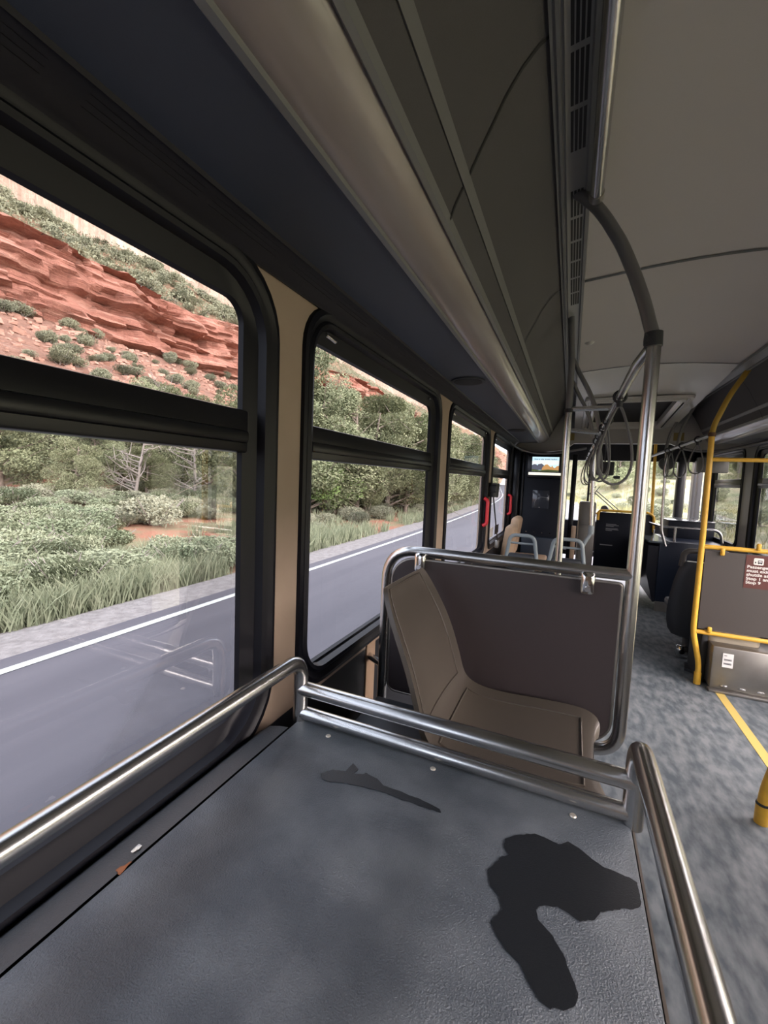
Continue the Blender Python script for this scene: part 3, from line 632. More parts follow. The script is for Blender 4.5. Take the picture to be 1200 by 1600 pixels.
# speakers in the slope panel, dome camera
for y, l in ((2.21, 'round dark speaker in the navy slope panel, nearer the viewer'), (4.36, 'round dark speaker in the navy slope panel, farther away')):
    t = thing('ceiling_speaker', l, 'speaker', (-.522, y, 2.0), 'round speakers in the navy panel')
    c = Vector((-.522, y, 2.0160)); nr = Vector((0, 0, -1)); q = MB(); q.tube([tuple(c+nr*.0), tuple(c+nr*.008)], .086, seg=32); obj('rim', q, charcoal, t)
    q = MB(); q.tube([tuple(c+nr*.008), tuple(c+nr*.010)], .072, seg=32); obj('grille', q, slatm, t)
q = MB()
for k in range(8):
    a = k/7*math.pi/2
q.tube([(.045, 3.05, 2.425-.032*k/7) for k in range(8)], .035, rs=[.034*math.sqrt(max(.03, 1-(k/7)**2)) for k in range(8)], seg=18); tag(obj('camera_dome', q, mat('dome_grey', (.38, .38, .36), .4)), 'small pale dome camera on the ceiling near the vent strip', 'camera')

# ================================================================== YELLOW BARRIER AND AISLE SIDE
YY = 3.92
yb = thing('yellow_barrier', 'yellow tube barrier with brown panel beside the aisle', 'barrier', (.95, YY, 0))
q = MB(); q.tube([(1.005, YY, .0), (1.005, YY, .16), (.948, YY, .41), (.948, YY, 1.2), (.940, YY, 1.93)], .0195, [0, .05, .06, .05, 0]); obj('upright', q, yellow, yb)
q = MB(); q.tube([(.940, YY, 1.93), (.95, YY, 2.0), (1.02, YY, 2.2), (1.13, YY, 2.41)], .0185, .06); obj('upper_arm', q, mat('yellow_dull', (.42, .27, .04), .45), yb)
q = MB(); q.cyl((.940, YY, 1.905), (.940, YY, 1.935), .025); part_label(obj('coupling', q, mat('coupling_brown', (.09, .04, .02), .5), yb), 'brown coupling collar')
q = MB(); q.cyl((1.005, YY, .0), (1.005, YY, .085), .0235); q.cyl((1.005, YY, .085), (1.005, YY, .09), .024); obj('foot_sleeve', q, yellow, yb)
for z, x1 in ((1.075, 1.70), (.413, 1.70), (1.735, 1.70)):
    q = MB(); q.cyl((.948, YY, z), (x1, YY, z), .0165 if z < 1.7 else .015); obj('cross_rail', q, yellow, yb)
q = MB(); q.box(.975, 1.69, YY-.004, YY+.004, .44, 1.045); obj('panel', q, mat('barrier_panel', (.062, .053, .049), .45), yb)
for x, z0, z1 in ((1.075, 1.02, 1.075), (1.285, 1.08, 1.13), (1.045, .42, .465), (1.55, .42, .465)):
    q = MB(); q.box(x-.014, x+.014, YY-.03, YY-.008, z0, z1, .009, seg=3); q.cyl((x, YY-.034, (z0+z1)/2), (x, YY-.02, (z0+z1)/2), .006); obj('clamp', q, yellow, yb)
sg = MB(); sg.box(1.222, 1.43, YY-.0065, YY-.0045, .795, 1.04); sgo = part_label(obj('sign', sg, signm, yb), 'brown sign with white writing and bus symbol')
q = text_mb('Passengers\nmust exit\nshuttle at\nStop 1 and\nStop 9', .0305, lambda x, y, z: (1.232+x*1.12, YY-.0072-z, .945+y), bold=.0007); obj('sign_text', q, signw, sgo, smooth=0)
q = MB(); q.prism([(x, YY-.0072, z) for x, z in rrect(1.268, 1.326, .972, 1.022, .008, 3)], (0, .0006, 0)); obj('bus_symbol', q, signw, sgo)
q = MB(); q.box(1.292, 1.318, YY-.0082, YY-.0074, .984, 1.006, .0003); q.box(1.275, 1.282, YY-.0082, YY-.0074, .984, .996, .0003); q.box(1.294, 1.300, YY-.0082, YY-.0074, .980, .984); q.box(1.310, 1.316, YY-.0082, YY-.0074, .980, .984); part_label(obj('bus_shape', q, charcoal, sgo), 'dark bus and passenger shape')
q = MB(); q.box(1.296, 1.314, YY-.0086, YY-.0083, .993, 1.001); obj('bus_window', q, signw, sgo)
# clear shield above the barrier at the right
q = MB(); q.box(1.27, 1.68, YY-.003, YY+.003, 1.14, 1.70); tag(obj('clear_shield', q, glassmat('acrylic', (.86, .88, .88), .8)), 'clear plastic shield above the yellow barrier', 'shield')

# steel box, beige seat underside behind the barrier
bx = thing('steel_box', 'brushed steel box on the floor below the yellow barrier', 'box', (1.4, 3.85, 0))
q = MB(); q.box(1.062, 1.70, 3.84, 4.25, .02, .345, .012); obj('body', q, steel_dull, bx)
q = MB(); q.box(1.02, 1.062, 3.97, 4.3, .0, .40, .006); obj('black_side', q, charcoal, bx)
q = MB(); q.box(1.125, 1.190, 3.836, 3.840, .195, .300); lb = part_label(obj('label', q, paper, bx), 'white label sticker')
q = MB()
for z in (.282, .255, .248, .225, .218): q.box(1.133, 1.180 if z < .28 else 1.15, 3.8345, 3.836, z, z+.004)
obj('print', q, charcoal, lb)
q = MB(); q.box(1.05, 1.70, 3.80, 3.86, 0, .022, .006); obj('floor_trim', q, steel_dull, bx)
for k in range(4):
    q = MB(); q.box(1.125+k*.11, 1.17+k*.11, 3.834, 3.842, .045, .055, .003); obj('rivet_slot', q, chrome, bx)
q = MB(); q.box(1.05, 1.385, 3.95, 4.35, .31, .47, .05, seg=4); tag(obj('moulded_chair', q, mat('beige_plastic', (.40, .35, .27), .45)), 'pale beige moulded seat underside resting above the steel box', 'seat')

# near yellow post at the door well
q = MB(); q.tube([(.902, 2.378, 0), (.902, 2.378, .14), (.93, 2.372, .30), (1.02, 2.36, .62), (1.02, 2.36, 1.95), (1.12, 2.36, 2.40)], .0225, [0, .06, .06, .08, .08, 0]); t = thing('yellow_post', 'yellow bent post at the right edge, near the floor stripe', 'post', (.902, 2.378, 0)); obj('tube', q, yellow, t)
q = MB(); q.cyl((.902, 2.378, 0), (.902, 2.378, .088), .027); obj('foot_sleeve', q, yellow, t)
q = MB(); q.cyl((.902, 2.378, .088), (.902, 2.378, .098), .0275); part_label(obj('band', q, charcoal, t), 'thin black band')

# charcoal seat beyond the barrier
cs = thing('charcoal_seat', 'charcoal high backed seat seen from behind, left of the yellow barrier', 'seat', (1.12, 4.5, 0))
mb = MB(); Ls = []
ol = [(.925, .25), (.885, .30), (.872, .42), (.885, .56), (.905, .70), (.935, .80), (.955, .86)]
for k, (x, z) in enumerate(ol): pass
def prof_row(z, x0, x1, yy, th): return [(x0, yy, z), (x0+.02, yy-th*.55, z), (x0+.07, yy-th, z), ((x0+x1)/2, yy-th*1.1, z), (x1-.07, yy-th, z), (x1-.02, yy-th*.55, z), (x1, yy, z), (x1-.05, yy+th*.4, z), (x0+.05, yy+th*.4, z)]
rowsz = [(.185, .97, 1.30), (.20, .925, 1.35), (.25, .893, 1.38), (.33, .877, 1.395), (.42, .875, 1.395), (.55, .885, 1.385), (.68, .905, 1.365), (.78, .930, 1.34), (.85, .955, 1.315), (.868, .975, 1.295)]
mb.loft([prof_row(z, a, b_, 4.50, .05) for z, a, b_ in rowsz], cap0=True, cap1=True); obj('backrest', mb, charcoal, cs)
q = MB(); q.tube([(.955, 4.5, .82), (.965, 4.5, .935), (1.0, 4.5, .965), (1.27, 4.5, .965), (1.305, 4.5, .935), (1.315, 4.5, .82)], .024, .03); obj('handle', q, mat('handle_dark', (.06, .055, .05), .5), cs)
q = MB(); q.box(.99, 1.28, 4.475, 4.49, .862, .875, .003); part_label(obj('edge_strip', q, paper, cs), 'pale strip under the handle')
q = MB(); q.box(.93, 1.35, 4.52, 4.95, .36, .44, .03, seg=3); obj('cushion', q, charcoal, cs)
q = MB(); q.box(1.08, 1.2, 4.6, 4.8, 0, .36, .01); obj('pedestal', q, charcoal, cs)
q = MB(); q.box(.96, 1.05, 4.42, 4.5, .02, .115, .012); q.cyl((1.0, 4.412, .07), (1.0, 4.425, .07), .022); part_label(obj('anchor_plate', q, chrome, cs), 'bright steel floor anchor')
q = MB(); q.prism([(.97, 4.15, .002), (1.07, 4.10, .002), (1.07, 4.28, .002), (1.0, 4.30, .002)], (0, 0, .02)); obj('floor_bracket', q, charcoal, cs)

# right strap rail and pole
rr_ = thing('aisle_strap_rail', 'overhead steel rail with straps, right of the aisle beyond the yellow pole', 'grab rail', (.93, 5, 1.9))
q = MB(); q.tube([(.938, 3.93, 1.92), (.93, 6.4, 1.915)], .0155); obj('tube', q, grey_tube, rr_)
for ya_ in (5.0, 5.55):
    q = MB(); q.tube([(.93, ya_, 1.915), (.95, ya_, 2.1), (1.02, ya_, 2.26), (1.07, ya_, 2.385)], .014, .1); obj('ceiling_arm', q, grey_tube, rr_)
for k, (yy, L_, W_) in enumerate(((4.25, .24, .12), (4.8, .26, .13), (5.25, .24, .11), (5.45, .25, .1))):
    lab = ['grey loop strap on the right rail, nearest the yellow pole', 'grey loop strap on the right rail, second from the yellow pole', 'grey loop strap on the right rail, third from the yellow pole', 'grey loop strap on the right rail, farthest from the yellow pole'][k]
    strap(Vector((.93, yy, 1.915)), L_, W_, .3*k, lab, 'loop straps on the right strap rail')
q = MB(); q.tube([(.93, 5.5, 1.915), (.95, 5.5, 1.04), (1.003, 5.5, .87)], .0145, [0, .05, 0]); tag(obj('slim_pole', q, steel), 'slim steel pole dropping from the right strap rail with bent foot', 'pole')
q = MB(); q.cyl((1.085, 7.0, .88), (1.045, 7.0, 2.19), .019); q.cyl((1.085, 7.0, .84), (1.084, 7.0, .9), .03); tag(obj('entry_pole', q, yellow), 'yellow pole at the front entrance by the windscreen', 'pole')

# right front wheel box
wb = thing('front_wheel_box', 'dark navy wheel box with steel kick plate right of the aisle', 'wheel box', (1.4, 6.05, 0))
q = MB(); q.box(1.04, XR, 6.05, 7.0, .10, .865, .02); obj('body', q, mat('navy_box', (.010, .015, .028), .35, spec=.35), wb)
q = MB(); q.prism([(1.04, 6.07, .10), (1.04, 6.07, .8), (.93, 6.07, .8), (.93, 6.07, .45), (1.02, 6.07, .1)], (0, 1.0, 0)); obj('side_cover', q, mat('navy_cover', (.012, .013, .018), .4, spec=.35), wb)
q = MB(); q.box(1.045, XR, 6.035, 6.05, .0, .12); obj('kick_plate', q, steel_dull, wb)
q = MB(); q.prism([(.915, 6.0, .845), (1.13, 6.0, .845), (1.13, 7.0, .845), (.93, 7.0, .845), (.89, 6.6, .845)], (0, 0, .022)); obj('tray', q, mat('glossy_tray', (.10, .12, .13), .12), wb)
q = MB(); q.box(1.215, 1.715, 6.6, 7.2, .86, 1.09, .01); obj('upper_box', q, bulkm, wb)
q = MB(); q.box(1.20, 1.716, 6.58, 7.25, 1.09, 1.10, .003); obj('upper_lid', q, mat('glossy_lid', (.09, .10, .11), .14), wb)
q = MB(); q.tube([(1.0, 6.6, 1.04), (1.06, 6.08, 1.04), (1.63, 6.06, 1.04), (1.66, 6.06, .865)], .016, [0, .05, .08, 0]); q.cyl((1.19, 6.07, .865), (1.19, 6.07, 1.04), .014); obj('rail', q, steel, wb)
q = MB(); q.cyl((1.01, 6.3, .86), (1.01, 6.3, .98), .009); obj('tray_pin', q, steel, wb)
# front entry partition
fp = thing('entry_partition', 'black partition with yellow rail in front of the entrance', 'partition', (.65, 6.8, 0))
q = MB(); q.box(.37, 1.08, 6.8, 6.83, .25, 1.135, .01); obj('panel', q, bulkm, fp)
q = MB(); q.tube([(.39, 6.78, 1.02), (.39, 6.78, 1.16), (1.0, 6.78, 1.165), (1.07, 6.78, 1.12), (1.08, 6.78, .9)], .0165, [0, .05, .05, .03, 0]); q.cyl((.25, 6.78, 1.115), (.39, 6.78, 1.11), .012); obj('rail', q, yellow, fp)
tx = MB()
for j, (x0, x1, z) in enumerate(((.50, .63, .965), (.50, .66, .950), (.50, .60, .935), (.50, .65, .905), (.50, .66, .89), (.50, .58, .875))): tx.box(x0, x1, 6.797, 6.799, z, z+.006)
tx.box(.44, .60, 6.797, 6.799, .66, .675); part_label(obj('notice_print', tx, mat('print_grey', (.22, .23, .24), .6), fp), 'small pale printed notice lines')
# farebox and driver area
q = MB(); q.box(.13, .345, 6.5, 6.75, .0, 1.28, .03); q.box(.15, .30, 6.48, 6.5, .95, 1.2, .01); tag(obj('fare_box', q, mat('box_grey', (.22, .21, .19), .45)), 'grey upright cabinet beside the driver, left of the black entry partition', 'cabinet')
ds = thing('driving_chair', 'dark driver chair behind the black bulkhead', 'seat', (-.3, 6.6, 0))
q = MB(); q.box(-.52, -.08, 6.45, 6.58, .5, 1.25, .05, seg=3); obj('backrest', q, charcoal, ds); q = MB(); q.box(-.52, -.08, 6.55, 7.0, .42, .55, .04); obj('cushion', q, charcoal, ds); q = MB(); q.box(-.4, -.2, 6.6, 6.9, 0, .42); obj('pedestal', q, dwall, ds)
# details between pole and bulkhead
q = MB(); q.box(.0, .06, 6.0, 6.06, .0, 1.9, .01); tag(obj('door_post', q, blackmetal), 'slim black post beside the bulkhead', 'post')
q = MB(); q.box(.045, .10, 5.9, 5.95, .55, .98, .006); tag(obj('tan_strip', q, tan), 'narrow tan panel strip beyond the second pole', 'panel')
# visor over the right front window
q = MB(); q.box(1.40, 1.71, 6.3, 6.38, 1.72, 1.90, .01); q.box(1.47, 1.53, 6.29, 6.3, 1.80, 1.815); tag(obj('sun_visor', q, mat('visor_grey', (.12, .12, .11), .5)), 'flat grey visor panel hanging before the front right window', 'visor')

# ================================================================== OUTSIDE
ZR = -.38
def bend(y): 
    if y <= 0: return 0
    return -.0011*y*y if y < 70 else -.0011*70*70-.154*(y-70)
ys_ = [-60+6*k for k in range(11)]+[3+3*k for k in range(60)]+[190+12*k for k in range(12)]
mb = MB(); mb.loft([[(x+bend(y), y, ZR+.0) for x in (-4.85, 2.9)] for y in ys_], closed=False); road = struct('floor_road', mb, roadm)
road.name = 'road'; tag(road, 'smooth grey asphalt road outside the left windows', 'road', kind='structure')
for x0, x1, l in ((-4.60, -4.49, 'white edge line of the road on the far side'), (2.35, 2.46, 'white edge line of the road on the near side'), (-1.30, -1.20, 'yellow centre line of the road')):
    mb = MB(); mb.loft([[(x+bend(y), y, ZR+.006) for x in (x0, x1)] for y in ys_], closed=False)
    o = obj('road_line', mb, linem if x0 != -1.30 else yellow); tag(o, l, 'road marking', kind='structure')
# left terrain by profile: D (distance left), z
PF = [(4.8, ZR-.02, 0), (5.7, ZR-.06, 0), (6.0, ZR-.1, 1), (8, ZR-.05, 1), (12, ZR+.25, 1), (16, .25, 1), (22, .75, 1), (30, 3.0, 2), (38, 7.2, 2), (46, 12.3, 2), (53, 17.2, 2), (55, 18.0, 3), (56, 20.5, 3), (57.5, 22, 3), (58, 25, 3), (59.5, 26.5, 3), (60, 28.6, 3), (62, 29.4, 4), (75, 37.2, 4), (90, 46.0, 4), (92, 47.5, 5), (93, 62, 5), (95, 80, 5), (99, 108, 5), (115, 114, 5)]
def pf_at(s_):
    for (d0, z0, m0), (d1, z1, m1) in zip(PF, PF[1:]):
        if s_ <= d1: t = (s_-d0)/(d1-d0); return z0+(z1-z0)*t
    return PF[-1][1]
def dense():
    out = []
    for (d0, z0, m0), (d1, z1, m1) in zip(PF, PF[1:]):
        L_ = math.hypot(d1-d0, z1-z0); st_ = {0: .5, 1: .6, 2: .8, 3: .4, 4: 1.6, 5: 2.5}[m0]; n_ = max(1, int(L_/st_))
        for k in range(n_): t = k/n_; out.append((d0+(d1-d0)*t, z0+(z1-z0)*t, m0))
    out.append(PF[-1]); return out
DP = dense()
def tpos(D, z, m, y):
    amp = {0: .0, 1: .12, 2: .7, 3: 1.2, 4: 1.6, 5: 3.0}[m]
    dn = noise.fractal(Vector((y*.06, D*.02, z*.12)), 1.0, 2.1, 5)*amp
    if m == 3:    # bedding ledges and vertical joints
        
        lay = math.floor(z*.75+noise.noise(Vector((y*.02, 1, 0)))*1.2)
        dn += (noise.cell(Vector((0.5, 0.5, lay+.5)))-.5)*1.3+(noise.cell(Vector((y*.16+lay*.37, 3.5, lay+.5)))-.5)*1.1+(noise.cell(Vector((y*.5+lay*.7, 7.5, math.floor(z*1.6)+.5)))-.5)*.6+abs(noise.noise(Vector((y*.12, 5, z*.03))))*1.8
    if m == 2: dn += noise.noise(Vector((y*.5, D*.5, 0)))*.5
    if m == 5: dn += abs(noise.noise(Vector((y*.12, 9, z*.012))))*7
    zz = z+(noise.fractal(Vector((y*.05, D*.06, 7)), 1, 2.1, 4)*{0: 0, 1: .22, 2: .9, 3: .9, 4: 2.0, 5: 2.0}[m])
    if m >= 1: zz += noise.noise(Vector((y*.012, 2, 0)))*min(3.0, max(0, D-20)*.07)
    sh = bend(y)*max(0, 1-(D-5)/60)
    return (-D-dn*(1 if m >= 2 else 0)+sh, y, zz)
yl = [-30+2.0*k for k in range(20)]+[10+.55*k for k in range(160)]+[98+1.6*k for k in range(80)]+[226+5*k for k in range(55)]
V = [tpos(D, z, m, y) for y in yl for D, z, m in DP]; nD = len(DP); F = []; MI = []
for j in range(len(yl)-1):
    for k in range(nD-1): F.append((j*nD+k, j*nD+k+1, (j+1)*nD+k+1, (j+1)*nD+k)); MI.append(2 if DP[k][2] == 3 and yl[j] > 135+DP[k][0]*0 else DP[k][2])
mb = MB(); mb.v = V; mb.f = F; mb.mi = MI
hill = obj('hillside', mb, [gravelm, soilm, talusm, redrock, rockmat('slope_soil', [(.20, .13, .085), (.33, .22, .15), (.26, .19, .12), (.36, .27, .20)], zs=7), creamrock], smooth=30, loc=(0, 0, 0))
tag(hill, 'red sandstone hillside with layered cliffs and pale cliff above', 'hillside', kind='structure')
# right terrain
def rz(D, y): return ZR-.05+max(0, y-55)*.16*min(1, max(0, (D-3)/9))+max(0, D-3)*.05+max(0, D-25)*.22+noise.fractal(Vector((D*.07, y*.07, 3)), 1, 2, 4)*min(1.2, D*.08)
Dr = [0, 1, 2, 3.5, 5, 7, 10, 14, 18, 24, 30, 38, 48, 60, 80, 110]
yr = [-60+6*k for k in range(16)]+[36+5*k for k in range(70)]
mb = MB(); V = [(2.9+D+bend(y), y, rz(D, y)) for y in yr for D in Dr]; nR = len(Dr)
mb.add(V, [(j*nR+k, (j+1)*nR+k, (j+1)*nR+k+1, j*nR+k+1) for j in range(len(yr)-1) for k in range(nR-1)])
tag(obj('roadside_ground', mb, mat('scrub_ground', (.24, .21, .14), .95, 0, col2=(.15, .17, .09), nscale=.5), loc=(0, 0, 0)), 'grassy ground rising to the right of the road', 'ground', kind='structure')

# ---- plants
def cloud(mb, c, rad, n_, size, squash=.8, mi=0, up=.0):
    for _ in range(n_):
        d = Vector((random.gauss(0, 1), random.gauss(0, 1), random.gauss(0, 1))).normalized()*random.uniform(.45, 1)**.6
        p = Vector(c)+Vector((d.x*rad, d.y*rad, d.z*rad*squash)); s_ = size*random.uniform(.6, 1.5)
        a = Vector((random.gauss(0, 1), random.gauss(0, 1), random.gauss(0, 1)+up)).normalized()*s_; b = a.orthogonal().normalized()*s_*.2
        mb.add([p-a*.5, p+b, p+a*.5, p-b], [(0, 1, 2, 3)], mi)
def tree_proto(h_, w_, lm, nleaf, seed, dead=False, lsize=.13):
    random.seed(seed); br = MB(); lf = MB(); trunk_h = h_*.55
    lean = Vector((random.uniform(-.15, .15), random.uniform(-.15, .15), 1))
    top = lean*trunk_h; br.tube([(0, 0, -.3), tuple(lean*trunk_h*.5), tuple(top), tuple(top*1.5)], .1, .2, seg=7, rs=None) if False else br.tube([(0, 0, -.3), tuple(lean*trunk_h*.4), tuple(lean*trunk_h), tuple(lean*h_*.9)], .1, seg=7, rs=[.10*h_/4, .085*h_/4, .06*h_/4, .02])
    nb = 24 if not dead else 22
    for k in range(nb):
        t = (.06+.9*k/nb) if not dead else random.uniform(.12, .95); p0 = lean*h_*.9*t; a = random.uniform(0, 6.28); ln = w_*(1-.45*t)*random.uniform(.6, 1.1)
        d = Vector((math.cos(a), math.sin(a), random.uniform(.1, .7))); p1 = p0+d*ln*.5+Vector((0, 0, -.02)); p2 = p0+d*ln+Vector((random.uniform(-.2, .2), random.uniform(-.2, .2), random.uniform(-.1, .3)))*ln*.5
        br.tube([tuple(p0), tuple(p1), tuple(p2)], .03, seg=5, rs=[.05*h_/5, .03*h_/5, .008], cap=False)
        if dead:
            for _ in range(3):
                q0 = p0.lerp(p2, random.uniform(.4, .9)); br.tube([tuple(q0), tuple(q0+Vector((random.gauss(0, .3), random.gauss(0, .3), random.gauss(.1, .3)))*ln)], .01, seg=4, rs=[.018, .004], cap=False)
        else:
            for _ in range(2):
                q0 = p0.lerp(p2, random.uniform(.5, .9)); br.tube([tuple(q0), tuple(q0+Vector((random.gauss(0, .4), random.gauss(0, .4), random.gauss(.15, .3)))*ln*1.3)], .01, seg=4, rs=[.016, .004], cap=False)
            cloud(lf, p2*.94, ln*.42, nleaf//nb//2, lsize); cloud(lf, p0.lerp(p2, .55), ln*.40, nleaf//nb//2, lsize)
    return br, lf
def make_plant(name, label, cat, group, br, lf, lm, bm_=barkm):
    r = bpy.data.objects.new(name, None); C.objects.link(r); org[r.name] = Vector((0, 0, 0)); r['label'] = label; r['category'] = cat; r['group'] = group
    if br and br.v: obj('branches', br, bm_, r, smooth=60)
    if lf and lf.v: obj('foliage', lf, lm, r, smooth=0)
    return r
used = set()
def put(proto, loc, sc_, rz_, label=None, group=None):
    if proto.name not in used: used.add(proto.name); r = proto
    else:
        r = proto.copy(); C.objects.link(r)
        for ch in proto.children: c = ch.copy(); C.objects.link(c); c.parent = r
    r.location = loc; r.scale = sc_ if isinstance(sc_, tuple) else (sc_,)*3; r.rotation_euler = (0, 0, rz_)
    if label: r['label'] = label
    if group: r['group'] = group
    return r
def zone(D, y):
    q = y/D
    return 'first' if q < 1.25 else 'second' if q < 3.2 else 'third' if q < 5.3 else 'fourth'
def ground(D, y):
    D = max(D, 5)
    for (d0, z0, m0), (d1, z1, m1) in zip(DP, DP[1:]):
        if D <= d1: t = (D-d0)/(d1-d0+1e-9); p = tpos(D, z0+(z1-z0)*t, m0, y); return p
    return tpos(*DP[-1], y)
LZ = 'olive green juniper tree seen through the %s left window'; GZ = 'juniper trees through the %s left window'
GJ = 'juniper trees left of the road'; LJ = 'olive green juniper tree among those seen through the left windows'
junip = [make_plant('juniper_tree', LJ, 'tree', GJ, *tree_proto(4.4, 1.9, juniper, 30000, s, lsize=.095), juniper) for s in (1, 2, 3)]
LC = 'bright green leafy tree seen through the second left window'
cott = [make_plant('cottonwood_tree', LC, 'tree', 'bright green trees left of the road', *tree_proto(6, 2.2, bright, 22000, s, lsize=.11), bright) for s in (5,)]
LD = 'bare grey dead tree among the junipers left of the road'
dead = [make_plant('dead_tree', LD, 'tree', 'bare dead trees left of the road', *tree_proto(3.6, 1.8, None, 0, s, dead=True), None, deadm) for s in (8, 9)]
def shrub_proto(seed, lm, n_, size, name, label, group, R=.55, H=.55, stems=10):
    random.seed(seed); lf = MB(); br = MB()
    for k in range(7):
        a = random.uniform(0, 6.28); r_ = random.uniform(0, .55)*R; cloud(lf, (r_*math.cos(a), r_*math.sin(a), H*random.uniform(.4, .65)), R*.55, n_//7, size, .75, up=.8)
    for k in range(stems):
        a = random.uniform(0, 6.28); br.tube([(0, 0, -.1), (R*.8*math.cos(a), R*.8*math.sin(a), H*random.uniform(.5, 1))], .01, seg=4, rs=[.02, .005], cap=False)
    return make_plant(name, label, 'shrub', group, br, lf, lm, deadm)
sg_l = 'pale grey green sagebrush low on the red ground left of the road'
sageP = [shrub_proto(s, sage, 5200, .055, 'sage_bush', sg_l, 'sagebrush left of the road') for s in (11, 12)]
hs_l = 'round dark green bush dotted on the red talus below the cliff'
hillP = [shrub_proto(s, scrub, 2600, .11, 'hill_bush', hs_l, 'bushes on the talus below the red cliff', R=.9, H=1.0) for s in (21, 22)]
up_l = 'dark green bush on the slope above the red cliff'
upP = [shrub_proto(s, scrub, 260, .34, 'slope_bush', up_l, 'bushes on the slope above the red cliff', R=1.2, H=1.3, stems=3) for s in (31, 32)]
random.seed(99)
# trees seen in the first window (D 18-30), gaps at places
for (D, y, s_, kind) in ((15, 16.2, .8, 1), (13.2, 15.0, .62, 2), (18, 18.5, .9, 0), (17, 12.9, .55, 2), (16.5, 9.6, .5, 0), (19, 16.8, .85, 1), (22, 14.6, .9, 0), (24, 18, 1.0, 2), (22.5, 9.8, 1.05, 1), (25.5, 13.6, 1.1, 0), (27, 10.5, 1.0, 2), (23, 21, 1.0, 0), (19, 8.6, .95, 0), (23, 11.5, 1.1, 1), (20, 12.8, .85, 2), (24, 8.2, 1.0, 1), (17.5, 15.6, .8, 0), (21, 19.5, .9, 1), (26, 16, 1.0, 2), (25, 21, 1.15, 0), (27, 27, 1.1, 1), (21, 5, 1.0, 2), (28, 12.5, 1.0, 0), (30, 18.5, .9, 2)):
    put(junip[kind], ground(D, y), s_*random.uniform(.9, 1.1), random.uniform(0, 6.28), LZ % zone(D, y), GZ % zone(D, y))
for (D, y, s_, k) in ((16, 11.6, .9, 0), (15.5, 14.3, 1.0, 1), (18, 17.2, 1.0, 0), (23, 24.5, 1.2, 1), (29, 21.5, 1.3, 0), (33, 27, 1.3, 1), (12.8, 21, .8, 0)):
    put(dead[k], ground(D, y), s_, random.uniform(0, 6.28))
# dense belt seen in the second window and beyond
for k in range(120):
    y = 15.0+k*.5+max(0, k-60)*1.4+random.uniform(-1, 1); D = random.uniform(7.6, 12) if k % 2 else random.uniform(10, 20)
    s_ = random.uniform(.95, 1.5)
    put(random.choice(junip), ground(D, y), (s_, s_, s_*1.08), random.uniform(0, 6.28), LZ % zone(D, y), GZ % zone(D, y))
for D, y, s_ in ((10.2, 15.4, .8), (9.0, 25.2, 1.0), (15, 20.5, .9), (14.5, 35.5, 1.25), (9.4, 27.6, .9)): put(cott[0], ground(D, y), s_, random.uniform(0, 6.28))
# brush on the flat, leaving the bare red patch
br_l = 'soft pale green roadside brush on the flat, through the first left window'
brushP = [shrub_proto(s, grassy, 5200, .065, 'roadside_brush', br_l, 'roadside brush through the first left window', R=.6, H=.6) for s in (41, 42)]
random.seed(17); nb_ = 0
while nb_ < 120:
    D = random.uniform(6.6, 16); y = random.uniform(.40, 1.15)*D; q_ = y/D
    if 7.8 < D < 12.2 and .64 < q_: continue
    put(random.choice(brushP), ground(D, y), (random.uniform(.7, 1.5), random.uniform(.7, 1.5), random.uniform(.55, 1.0)), random.uniform(0, 6.28)); nb_ += 1
# sagebrush
for k in range(60):
    D = random.uniform(11.5, 18.5); y = random.uniform(.4, 1.7)*D
    put(random.choice(sageP), ground(D, y), random.uniform(.6, 1.2), random.uniform(0, 6.28))
for k in range(40):
    D = random.uniform(6.6, 9); y = 12+k*1.05
    put(random.choice(sageP), ground(D, y), random.uniform(.6, 1.2), random.uniform(0, 6.28))
put(sageP[0], ground(11.5, 9.0), (1.9, 1.6, 1.6), .4)
# talus bushes
for k in range(130):
    D = random.uniform(29, 54); y = random.uniform(.42, 1.25)*D
    put(random.choice(hillP), ground(D, y), random.uniform(.5, 1.5), random.uniform(0, 6.28))
for k in range(110):
    D = random.uniform(26, 54); y = random.uniform(1.25, 7)*D
    put(random.choice(hillP), ground(D, y), random.uniform(1, 2.8), random.uniform(0, 6.28))
for k in range(240):
    D = random.uniform(61, 91); y = random.uniform(.42, 1.15)*D
    put(random.choice(upP), ground(D, y), random.uniform(.7, 1.5), random.uniform(0, 6.28))
# far scrub as one cover
random.seed(5); mb = MB()
for k in range(2600):
    D = random.uniform(61, 92); y = random.uniform(.3, 3.0)*D; p = ground(D, y); cloud(mb, (p[0], p[1], p[2]+.4), random.uniform(.5, 1.2), 14, .42, .6)
for k in range(2000):
    D = random.uniform(28, 62); y = random.uniform(1.1, 7)*D; p = ground(D, y); cloud(mb, (p[0], p[1], p[2]+.4), random.uniform(.5, 1.3), 18, .4, .6)
tag(obj('hill_scrub', mb, scrub, smooth=0, loc=(0, 0, 0)), 'green scrub covering the slopes around the red cliff', 'scrub', kind='stuff')
random.seed(6); mb = MB()
for k in range(5200):
    D = random.uniform(24, 54.5); y = random.uniform(.35, 2.4)*D if k < 4000 else random.uniform(2.4, 6)*D; p = Vector(ground(D, y)); s_ = random.uniform(.08, .38)*(1.8 if random.random() < .06 else 1)
    R_ = Matrix.Rotation(random.uniform(0, 3), 3, 'Z') @ Matrix.Rotation(random.uniform(-.4, .4), 3, 'X'); c8 = [p+R_ @ Vector((a*s_*random.uniform(.7, 1.2), b*s_*random.uniform(.6, 1), c*s_*random.uniform(.3, .6))) for a in (-1, 1) for b in (-1, 1) for c in (-1, 1)]
    mb.add(c8, [(0, 1, 3, 2), (4, 6, 7, 5), (0, 4, 5, 1), (2, 3, 7, 6), (0, 2, 6, 4), (1, 5, 7, 3)])
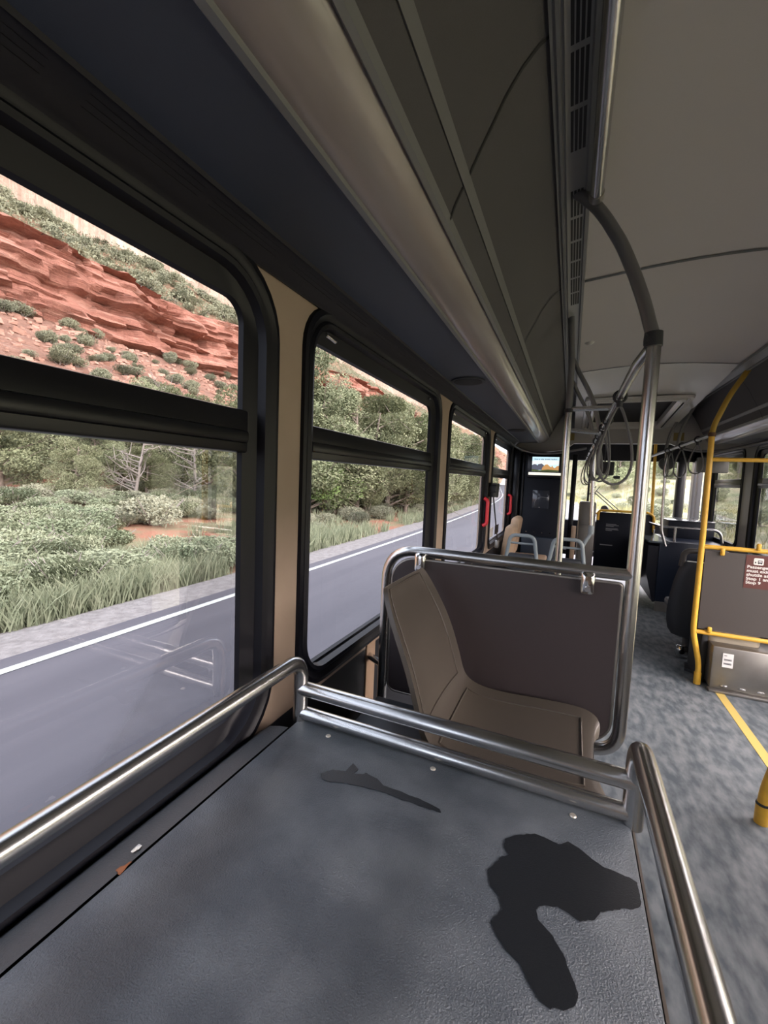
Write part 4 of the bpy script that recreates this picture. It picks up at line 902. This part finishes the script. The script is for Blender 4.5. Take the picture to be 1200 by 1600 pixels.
tag(obj('rock_rubble', mb, mat('rubble', (.38, .235, .18), .95, 0, col2=(.27, .15, .11), nscale=.7), smooth=0, loc=(0, 0, 0)), 'loose pinkish rock rubble strewn over the talus slope', 'rocks', kind='stuff')
# verge grass
def blades(mb, x, y, z, n_, h_, sp):
    for _ in range(n_):
        a = random.uniform(0, 6.28); r_ = random.uniform(0, sp); px, py = x+r_*math.cos(a), y+r_*math.sin(a); hh = h_*random.uniform(.5, 1.1); lx, ly = random.gauss(0, .22)*hh, random.gauss(0, .35)*hh; w_ = .006+.008*random.random(); ta = random.uniform(0, 3.14)
        wx, wy = w_*math.cos(ta), w_*math.sin(ta)
        mb.add([(px-wx, py-wy, z-.05), (px+wx, py+wy, z-.05), (px+lx*.5+wx*.7, py+ly*.5+wy*.7, z+hh*.6), (px+lx, py+ly, z+hh), (px+lx*.5-wx*.7, py+ly*.5-wy*.7, z+hh*.6)], [(0, 1, 2, 3, 4)])
mb = MB()
for k in range(2300):
    y = random.uniform(1.2, 12) if k < 1500 else random.uniform(12, 50)
    D = 5.95+random.random()**1.5*3.8
    if y > 12: D = 5.9+random.random()**1.5*4
    if noise.noise(Vector((D*.5, y*.35, 1))) < -.22: continue
    if 4.5+(D-6)*.9 < y < 13 and D > 7.6+.12*y*0: 
        if random.random() < .8: continue
    p = ground(D, y); blades(mb, p[0], p[1], p[2], 44 if y < 12 else 22, random.uniform(.22, .5), .20)
tag(obj('verge_grass', mb, grassy, smooth=0, loc=(0, 0, 0)), 'pale green tall grass along the far road edge', 'grass', kind='stuff')
# right side plants
random.seed(44)
GR = 'trees right of the road'; LR = 'green tree on the slope seen through the windscreen and right windows'
for k in range(64):
    D = random.uniform(20, 50) if k < 24 else random.uniform(8, 46); y = random.uniform(62, 150) if k > 20 else random.uniform(20, 70)
    s_ = random.uniform(1.0, 1.7); put(random.choice(junip), (2.9+D+bend(y), y, rz(D, y)), s_, random.uniform(0, 6.28), LR, GR)
mb = MB()
for k in range(2600):
    D = .9+random.random()**1.3*14; y = random.uniform(9, 90); blades(mb, 2.9+D+bend(y), y, rz(D, y), 9, random.uniform(.25, .6), .35)
tag(obj('roadside_grass', mb, leafmat('yellow_grass', (.24, .24, .12), (.36, .34, .19)), smooth=0, loc=(0, 0, 0)), 'yellow green grass right of the road ahead', 'grass', kind='stuff')
for k in range(50):
    D = random.uniform(2, 16); y = random.uniform(14, 70)
    put(random.choice(sageP), (2.9+D+bend(y), y, rz(D, y)), random.uniform(1.0, 2.0), random.uniform(0, 6.28), 'grey green bush on the grassy slope right of the road', 'bushes right of the road')
